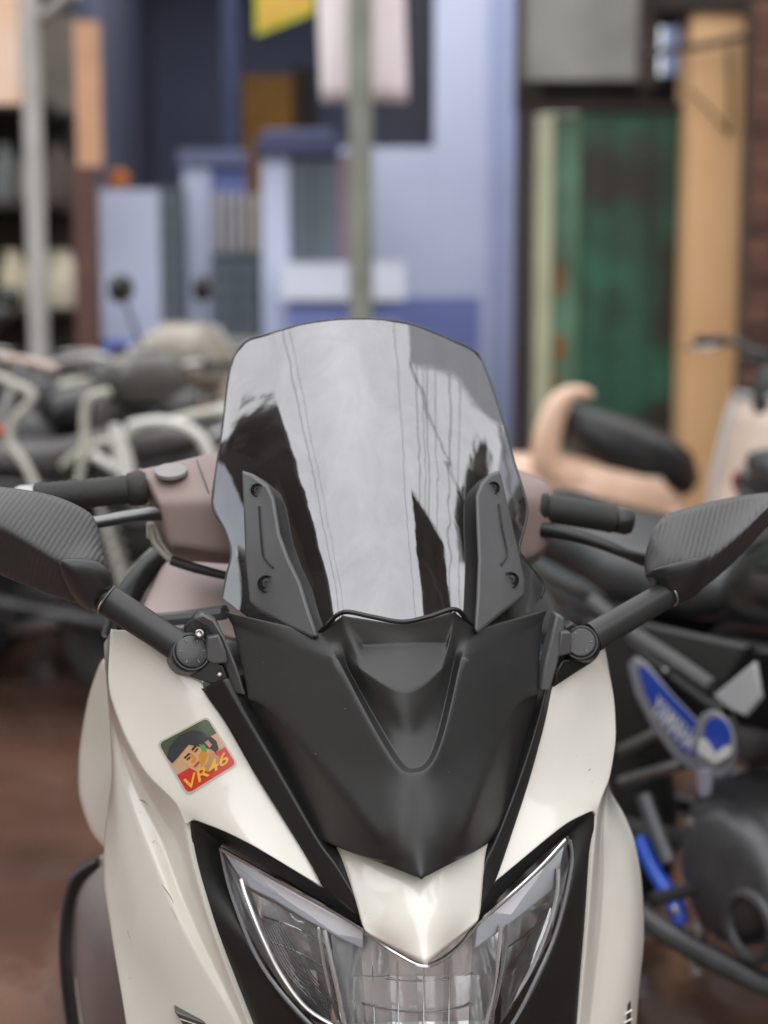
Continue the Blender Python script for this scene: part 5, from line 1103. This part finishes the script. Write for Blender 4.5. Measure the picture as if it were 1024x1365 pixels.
MB().lathe((X_(178, 8.6), 8.6, 0), Z, [(0, .17), (.03, .18), (.30, .185), (.32, .192), (.34, .185), (.62, .185), (.64, .192), (.66, .185), (.98, .18), (1.0, .165), (1.0, .001)], 28).build('barrel', mat('blue_plastic', '#3d56a8', rough=.4, var=.08), t)
MB().torus((X_(178, 8.6), 8.6, 1.0), Z, .168, .012, 28, 8).build('rim', MATS['blue_plastic'], t)

# concrete pole with a notice sheet, yellow board
def pole(x, Y, wpx, name, label, m, top=7.5, taper=.9):
    o = thing(name, x, Y, label, 'pole'); r = wpx / F_PX * Y / 2
    MB().tube([(X_(x, Y), Y, 0), (X_(x, Y), Y, top * .5), (X_(x, Y), Y, top)], [r * 1.06, r, r * taper], 20).build('shaft', m, o)
    return o
p = pole(481, 8.4, 31, 'utility_pole', 'grey green concrete utility pole in front of the light blue house', mat('pole_concrete', '#84867c', rough=.85, var=.2, vscale=5, bump=.3, bscale=40), 7.5)
MB().tube([(X_(481, 8.4) - .7, 8.42, 6.9), (X_(481, 8.4) + .7, 8.42, 6.9)], .035, 8).build('cross_arm', STEEL, p)
for k in (-.6, -.2, .2, .6): MB().lathe((X_(481, 8.4) + k, 8.42, 6.93), Z, [(0, .02), (.03, .04), (.06, .03), (.09, .035), (.11, .015)], 12).build('insulator', mat('porcelain', '#b8aaa0', rough=.3), p)
t = thing('notice_sheet', 480, 8.5, 'pale pink notice sheet fixed behind the concrete pole', 'banner')
rows = []
for j in range(9):
    y = -60 + 196 * j / 8; rows.append([at(422 + 6 * j / 8 + (116) * i / 8 * (1 - .0 * j), y, 8.56 + .012 * math.sin(i * 1.3 + j * .7)) for i in range(9)])
o = MB().grid(rows).build('sheet', mat('pink_white_print', '#f0ecec', rough=.6, var=.08, vscale=2.2, col2='#ecd6dd'), t); o.modifiers.new('thickness', 'SOLIDIFY').thickness = .004
t = thing('yellow_board', 375, 8.8, 'yellow hanging shop board with orange print above the porch', 'sign')
P = [at(338, -90, 8.8), at(420, -90, 8.6), at(418, 17, 8.6), at(341, 47, 8.8)]
MB().prism(P, (0, .02, 0)).build('board', mat('yellow_green', '#c9c832', rough=.5, var=.05), t)
c = sum(P, Vector()) / 4; MB().prism([c + (p_ - c) * .86 + Vector((0, -.006, 0)) for p_ in P], (0, .003, 0)).build('print', mat('orange_print', '#dca050', rough=.5, var=.2, vscale=6, col2='#d7c24a'), t)
MB().tube([at(345, -85, 8.83), at(345, -170, 8.9)], .01, 6).build('hanger', STEEL, t); MB().tube([at(412, -85, 8.63), at(412, -170, 8.7)], .01, 6).build('hanger', STEEL, t)

# left: shop front with posts, shelf and goods
p = pole(50, 7.6, 25, 'steel_post', 'pale grey steel post at the front of the shop', mat('pale_grey_paint', '#a8a5a2', rough=.5, var=.12), 4.2, 1.0)
MB().tube([at(58, 22, 7.6), at(105, -14, 7.3)], .03, 8).build('brace', MATS['pale_grey_paint'], p)
t = thing('shop_post', 121, 8.0, 'square shop post, peach above and brown below', 'post')
slab('lower_half', 100, 222, 130, 700, 8.0, .11, mat('brown_paint', '#5a3d36', rough=.7, var=.15), t, z0=0); slab('upper_half', 107, 28, 137, 221.5, 8.02, .10, mat('peach_paint', '#c99b7c', rough=.8, var=.12), t)
t = thing('shop', -40, 9.0, 'dim open-fronted shop with shelves left of the peach and brown post', 'shop')
MB().bb(-4.4, X_(100, 9.3), 9.3, 9.5, 0, 3.4).build('back_wall', mat('dim_wall', '#3a3632', rough=.9, var=.2), t)
MB().bb(-4.4, X_(104, 9.3), 8.1, 9.3, 3.2, 3.4).build('roof', CONC, t)
for z in (.55, 1.15, 1.7, 2.2): MB().bb(-4.2, X_(95, 8.9), 8.55, 9.28, z, z + .035).build('shelf', DARKW, t)
slab('hanging_cloth', -60, -200, 35, 138, 7.9, .02, mat('peach_cloth', '#e0b48c', rough=.8, var=.15, vscale=3, col2='#e6cdbd'), t)
slab('shutter_box', 62, 20, 106, 150, 8.6, .2, mat('olive_grey', '#6f6a62', rough=.7, var=.15), t)
goods = [(18, 1.185, '#bdb39a', 'pale'), (62, 1.185, '#a7a08e', 'buff'), (85, 1.185, '#c0b6a4', 'cream'), (12, 1.735, '#6b6f70', 'grey'), (48, 1.735, '#8b7f72', 'tan'), (80, 1.735, '#594f49', 'brown'), (30, .585, '#9b958a', 'putty'), (74, .585, '#77706a', 'drab')]
for x, z, c, nm in goods:
    cx0 = X_(x, 8.7); m = MB(); wv = random.uniform(.065, .085)
    m.loft([((cx0, 8.7, z), X * wv * .8, Yv * wv * .8, 2.6), ((cx0, 8.7, z + .06), X * wv, Yv * wv, 2.4), ((cx0 + .01, 8.7, z + .20), X * wv * .95, Yv * wv * .9, 2.3), ((cx0, 8.7, z + .27), X * wv * .5, Yv * wv * .5, 2), ((cx0, 8.7, z + .30), X * wv * .62, Yv * wv * .6, 2), ((cx0, 8.7, z + .302), X * .01, Yv * .01, 2)], 18)
    tag(m.build('sack', mat('sack_' + nm, c, rough=.9, var=.15, vscale=8, bump=.4, bscale=30)), f'tied {nm} coloured sack on the ' + {1.185: 'second', 1.735: 'third', .585: 'lowest'}[z] + ' shop shelf', 'sack', 'sacks on the shop shelves')

# right: green door, frames, tan pillar, brick wall
t = thing('green_door', 812, 8.0, 'weathered green sheet metal door with rust spots and pale edge post', 'door')
gm = mat('green_sheet', '#296049', rough=.5, var=.2, vscale=2.6, col2='#183e30', rvar=.12, bump=.15, bscale=20)
n_, l_ = nodes_of(gm); pb = n_['Principled BSDF']; b0 = pb.inputs['Base Color'].links[0].from_socket
tc = n_.new('ShaderNodeTexCoord'); nz = n_.new('ShaderNodeTexNoise'); nz.inputs['Scale'].default_value = 1.9; nz.inputs['Detail'].default_value = 8; l_.new(tc.outputs['Object'], nz.inputs['Vector'])
mr = n_.new('ShaderNodeMapRange'); mr.inputs['From Min'].default_value = .45; mr.inputs['From Max'].default_value = .58; l_.new(nz.outputs['Fac'], mr.inputs[0])
mx = n_.new('ShaderNodeMix'); mx.data_type = 'RGBA'; l_.new(mr.outputs[0], mx.inputs['Factor']); l_.new(b0, mx.inputs['A']); mx.inputs['B'].default_value = lin('#221d12'); l_.new(mx.outputs['Result'], pb.inputs['Base Color'])
slab('leaf', 770, 146, 910, 700, 8.05, .03, gm, t, z0=.05); slab('side_sheet', 736, 152, 770.5, 700, 8.03, .03, mat('green_pale_sheet', '#5d8a70', rough=.55, var=.2, vscale=2, col2='#3a4a34'), t, z0=.05)
for k in range(2): slab('seam', 812 + 52 * k, 150, 815 + 52 * k, 700, 8.035, .014, gm, t, z0=.06)
slab('edge_post', 714, 152, 735.5, 700, 8.0, .08, mat('pale_green_cream', '#a7a88c', rough=.7, var=.12, vscale=3), t, z0=0)
slab('lintel', 714, 136, 912, 146, 8.0, .10, DARKW, t)
rust = mat('rust', '#8a5326', rough=.9, var=.3, vscale=14)
for x, y, a, b in ((746, 372, 5, 24), (748, 462, 6, 18), (742, 505, 5, 10)):
    c = Vector((X_(x, 8.02), 8.022, Z_(y, 8.02))); s_ = 8.02 / F_PX
    MB().prism([c + X * (a * s_ * math.cos(k * .5236) * random.uniform(.8, 1.15)) + Z * (b * s_ * math.sin(k * .5236) * random.uniform(.8, 1.15)) for k in range(12)], (0, .006, 0)).build('rust_patch', rust, t)
t = thing('dark_gap_filler', 700, 8.3, 'dark planks added to fill the shaded gap between the light blue house and green door', 'wall')  # planks added where there is only a dark gap
for k in range(3): slab('gap_plank', 686 + k * 11, 60 + 5 * k, 696 + k * 11, 700, 8.3 + .01 * k, .03, DARKW, t, z0=0)
slab('gap_shade_board', 684, 100, 900, 150, 8.5, .05, mat('gap_shade', '#15110f', rough=.9), t)  # near-black board painted as the shade of the gap below the cement board
t = thing('cement_board', 775, 7.9, 'stained grey cement board above the green door', 'board')
slab('sheet', 690, -80, 858, 106, 7.9, .03, CONC, t); slab('batten', 684, -80, 695, 112, 7.87, .028, DARKW, t); slab('batten', 846, -80, 872, 112, 7.87, .028, DARKW, t)
slab('support', 850, 112.5, 864, 700, 8.12, .05, DARKW, t, z0=0)
t = thing('tan_pillar', 955, 7.8, 'tall plain tan pillar between green door and brick wall', 'pillar')
slab('shaft', 914, 14, 992, 700, 7.8, .35, wall_paint('tan_wash', '#dcb488', '#cfa274'), t, z0=0); slab('beam', 868, -120, 1120, 13.5, 7.76, .5, mat('dark_beam', '#241c19', rough=.8, var=.2), t)
tag(MB().bb(X_(880, 8.9), X_(1000, 8.9), 8.9, 9.0, 0, 3.3).build('far_wall', wall_paint('far_blue', '#8d9cc4')), 'strip of pale blue wall far behind the tan pillar', 'wall')
t = thing('conduit', 950, 7.6, 'thin rusty pipe slanting across the top of the tan pillar', 'pipe')
MB().tube([at(848, 74, 7.70), at(940, 60, 7.68), at(1060, 36, 7.66)], .016, 8).build('pipe', DARKW, t); MB().tube([at(972, 60, 7.74), at(974, 120, 7.76), at(972, 180, 7.77)], .008, 6, sub=3).build('drop_wire', GLOSSK, t); MB().tube([at(915, 118, 7.77), at(945, 145, 7.75), at(972, 178, 7.77)], .006, 6, sub=3).build('loop_wire', GLOSSK, t)
t = thing('brick_wall', 1040, 7.55, 'dark brown brick wall right of the tan pillar', 'wall')
Yb = 7.55; xa = X_(994, Yb); MB().bb(xa + .01, xa + 1.2, Yb + .02, Yb + .22, 0, 2.6).build('mortar', mat('mortar', '#4a3f39', rough=.95, var=.2), t)
BR_ = [mat('brick_a', '#5e3f36', rough=.9, var=.25, vscale=9, bump=.4, bscale=40), mat('brick_b', '#4a312b', rough=.9, var=.25, vscale=9, bump=.4, bscale=40), mat('brick_c', '#6b4a3c', rough=.9, var=.25, vscale=9, bump=.4, bscale=40)]
BM = []
for m_ in BR_:
    ob = MB().bb(-.11, .11, 0, .09, -.034, .034).build('brick', m_, t, local=True); BM.append(ob.data); bpy.data.objects.remove(ob)
for r in range(34):
    for c in range(5):
        x = xa + .115 + .23 * c + (.115 if r % 2 else 0)
        if c == 0 and r % 2:
            hb_ = bpy.data.objects.new('brick', random.choice(BM)); COL.objects.link(hb_); hb_.parent = t; hb_.scale = (.48, 1, 1)
            hb_.location = Vector((xa + .0635, Yb - random.uniform(0, .008), .04 + .0755 * r)) - ORIGIN[t.name]
        ob = bpy.data.objects.new('brick', random.choice(BM)); COL.objects.link(ob); ob.parent = t
        ob.location = Vector((x + .01, Yb - random.uniform(0, .008), .04 + .0755 * r)) - ORIGIN[t.name]

# houses along the lane beside and behind the camera, with eaves and overhead wires
def near_house(name, label, x0, x1, y0, y1, zt, m, roof, roofm):
    t = empty(name, ((x0 + x1) / 2, (y0 + y1) / 2, 0), 0, label, 'house'); ORIGIN[t.name] = t.location.copy()
    MB().bb(x0, x1, y0, y1, 0, zt).build('wall', m, t)
    MB().prism([(x, y, zt + .001) for x, y in roof], (0, 0, .14)).build('roof', roofm, t)
    xin = x1 if x1 < 0 else x0; s = 1 if x1 < 0 else -1
    for k in range(2):
        yc = y0 + (y1 - y0) * (.3 + .4 * k)
        wd = MB().bb(min(xin, xin + s * .05), max(xin, xin + s * .05), yc - .5, yc + .5, 1.0, 2.2).build('window', DARKW, t)
        for q in (-.24, .24): MB().bb(min(xin + s * .052, xin + s * .06), max(xin + s * .052, xin + s * .06), yc + q - .2, yc + q + .2, 1.08, 2.12).build('pane', mat('dark_glass', (.02, .025, .03), rough=.08), wd)
    MB().bb(min(xin, xin + s * .04), max(xin, xin + s * .04), y0 + .15, y0 + .95, .02, 2.05).build('door', mat('blue_door', '#33507c', rough=.5), t)
    return t
OLD = mat('sooty_concrete', '#4b4744', rough=.95, var=.25, vscale=2, bump=.4, bscale=20)
near_house('lane_house', 'buff rendered house on the left of the lane with dark flat eave', -5.4, -2.7, -7.3, .75, 3.2, wall_paint('buff_wash', '#8d8273'), [(-1.9, -7.5), (-1.9, .95), (-5.5, 1.7), (-5.5, -7.5)], OLD)
near_house('lane_house', 'grey rendered low house on the right of the lane', 4.3, 7.0, -7.5, 4.6, 2.9, wall_paint('grey_render', '#9a9a98'), [(4.1, -7.7), (7.1, -7.7), (7.1, 4.8), (4.1, 4.8)], CONC)
# tarpaulin and corrugated awning stretched over the right of the lane
t = empty('tarpaulin', (3.0, 3.2, 0), 0, 'grey translucent tarpaulin stretched over poles at the right of the lane', 'tarpaulin'); ORIGIN[t.name] = t.location.copy()
tm = mat('tarp_grey', '#8f8f90', rough=.7, var=.25, vscale=3)
Cn = [Vector((1.15, 1.45, 3.2)), Vector((3.3, 2.55, 3.15)), Vector((4.4, 4.4, 3.0)), Vector((1.3, 3.4, 3.25))]
rows = [[(Cn[0].lerp(Cn[1], i / 14)).lerp(Cn[3].lerp(Cn[2], i / 14), j / 14) - Z * (.10 * math.sin(math.pi * i / 14) * math.sin(math.pi * j / 14) + .02 * math.sin(i * 1.7 + j)) for i in range(15)] for j in range(15)]
MB().grid(rows).build('sheet', tm, t)
n_, l_ = nodes_of(tm); ts = n_.new('ShaderNodeBsdfTranslucent'); ts.inputs[0].default_value = (.62, .62, .64, 1); mxs = n_.new('ShaderNodeMixShader'); mxs.inputs[0].default_value = .75
l_.new(n_['Principled BSDF'].outputs[0], mxs.inputs[1]); l_.new(ts.outputs[0], mxs.inputs[2]); l_.new(mxs.outputs[0], n_['Material Output'].inputs[0])
for c in (Cn[1], Cn[2]): MB().tube([(c.x, c.y, 0), tuple(c)], .025, 8).build('pole', STEEL, t)
for c in (Cn[0], Cn[3]): MB().tube([tuple(c), (c.x + 3.4, c.y + .2, 2.98)], .008, 6).build('rope', CONC, t)
t = empty('corrugated_awning', (2.6, .5, 0), 0, 'rusty corrugated sheet awning on a bracket at the right of the lane', 'awning'); ORIGIN[t.name] = t.location.copy()
Cn = [Vector((1.30, .84, 3.2)), Vector((2.4, .92, 3.2)), Vector((2.95, .60, 3.2)), Vector((1.72, .12, 3.2))]
rows = [[(Cn[0].lerp(Cn[3], i / 48)).lerp(Cn[1].lerp(Cn[2], i / 48), j / 10) + Z * (.022 * math.sin(i * math.pi / 3)) for i in range(49)] for j in range(11)]
o = MB().grid(rows).build('sheet', mat('rusty_tin', '#6c625a', rough=.6, var=.4, vscale=4, col2='#9c958c'), t); o.modifiers.new('thickness', 'SOLIDIFY').thickness = .002
MB().tube([(2.9, .62, 0), (2.9, .62, 3.17)], .03, 8).build('post', STEEL, t); MB().tube([(1.6, .55, 3.165), (4.25, .62, 2.9)], .02, 8).build('bracket', STEEL, t)
# street tree at the right, out of the lane
def tree(loc, hgt, rad, label):
    t = empty('street_tree', loc, 0, label, 'tree'); ORIGIN[t.name] = Vector(loc); b = Vector(loc)
    m = MB().tube([b, b + Vector((.05, .03, hgt * .35)), b + Vector((-.04, .08, hgt * .62)), b + Vector((.02, 0, hgt * .85))], [.13, .10, .075, .03], 10, sub=3)
    tips = []
    for k in range(9):
        a = k * 2.4; s = b + Z * hgt * (.45 + .045 * k); e = s + Vector((math.cos(a) * rad * .8, math.sin(a) * rad * .8, rad * .45)); m.tube([s, s.lerp(e, .5) + Z * .06, e], [.035, .022, .008], 6, sub=2); tips += [e, s.lerp(e, .6)]
    m.build('trunk', DARKW, t); lv = MB()
    for e in tips:
        for _ in range(420):
            p_ = e + Vector((random.gauss(0, rad * .26), random.gauss(0, rad * .26), random.gauss(0, rad * .2))); q = Vector((random.uniform(-1, 1), random.uniform(-1, 1), random.uniform(-.4, .4))).normalized(); w_ = q.orthogonal().normalized(); L = random.uniform(.06, .11)
            lv.add([p_ - q * L, p_ + w_ * L * .4, p_ + q * L, p_ - w_ * L * .4], [(0, 1, 2, 3)])
    o = lv.build('crown', mat('leaf_green', '#2c4a22', rough=.6, var=.4, vscale=5), t, fix=False, autos=False); o['kind'] = 'stuff'
tree((3.5, 1.72, 0), 4.25, .45, 'small dark leaved street tree beside the tarpaulin')
# overhead wires from the utility pole to the houses
WI = mat('wire_black', (.015, .015, .015), rough=.6); px0 = X_(481, 8.4)
for k, (dx, ex, ey, ez, r_) in enumerate([(.6, 3.0, -2.6, 3.6, .011), (.5, 3.25, -2.2, 3.6, .008), (.4, 3.5, -2.0, 3.7, .012), (.2, 3.8, -1.6, 3.5, .009), (.6, 4.2, -1.2, 3.4, .014), (-.2, 2.6, -3.0, 3.7, .008), (.3, 4.25, -.4, 3.3, .009)]):
    a = Vector((px0 + dx, 8.42, 7.0)); e = Vector((ex, ey, ez)); d_ = (e - a); e2 = Vector((4.3, e.y + d_.y / max(d_.x, .1) * (4.3 - e.x) * .3, 3.05)) if ex < 4.25 else e
    tag(MB().tube([a.lerp(e, i / 10) - Z * (.35 * math.sin(math.pi * i / 10)) for i in range(11)] + ([e2] if e2 is not e else []), r_, 6).build('overhead_wire', WI), 'black wire sagging from the concrete pole to the right hand house', 'wire', 'wires over the lane to the right hand house')
for k, (dx, ex, ey, ez, r_) in enumerate([(-.6, -2.0, -2.2, 3.36, .010), (-.6, -1.95, -3.6, 3.36, .007)]):
    a = Vector((px0 + dx, 8.42, 7.0)); e = Vector((ex, ey, ez))
    tag(MB().tube([a.lerp(e, i / 10) - Z * (.35 * math.sin(math.pi * i / 10)) for i in range(11)], r_, 6).build('overhead_wire', WI), 'black wire sagging from the concrete pole to the left hand house', 'wire', 'wires over the lane to the left hand house')

# the street goes on past the brick wall and past the shop
def far_house(label, x0, x1, y0, y1, zt, m):
    t = empty('lane_house', ((x0 + x1) / 2, (y0 + y1) / 2, 0), 0, label, 'house'); ORIGIN[t.name] = t.location.copy()
    MB().bb(x0, x1, y0, y1, 0, zt).build('wall', m, t); MB().bb(x0 - .15, x1 + .15, y0 - .25, y1, zt + .001, zt + .12).build('roof', CONC, t)
    for f_ in (.25, .72):
        xc = x0 + (x1 - x0) * f_; wd = MB().bb(xc - .45, xc + .45, y0 - .05, y0 - .001, 1.0, 2.1).build('window', DARKW, t)
        for q in (-.21, .21): MB().bb(xc + q - .18, xc + q + .18, y0 - .06, y0 - .052, 1.08, 2.02).build('pane', mat('dark_glass', (.02, .025, .03), rough=.08), wd)
    MB().bb(x0 + (x1 - x0) * .45, x0 + (x1 - x0) * .45 + .85, y0 - .04, y0 - .001, .02, 2.0).build('door', mat('blue_door', '#33507c', rough=.5), t)
far_house('ochre washed house joined to the end of the dark brown brick wall', xa + 1.16, xa + 6.5, Yb - .06, Yb + 3.0, 3.3, wall_paint('ochre_wash', '#b39a76', '#a48a66'))
far_house('dull green house joined to the far end of the open-fronted shop', -9.8, -4.42, 8.6, 11.5, 3.5, wall_paint('dull_green_wash', '#8b9a86', '#7c8b78'))
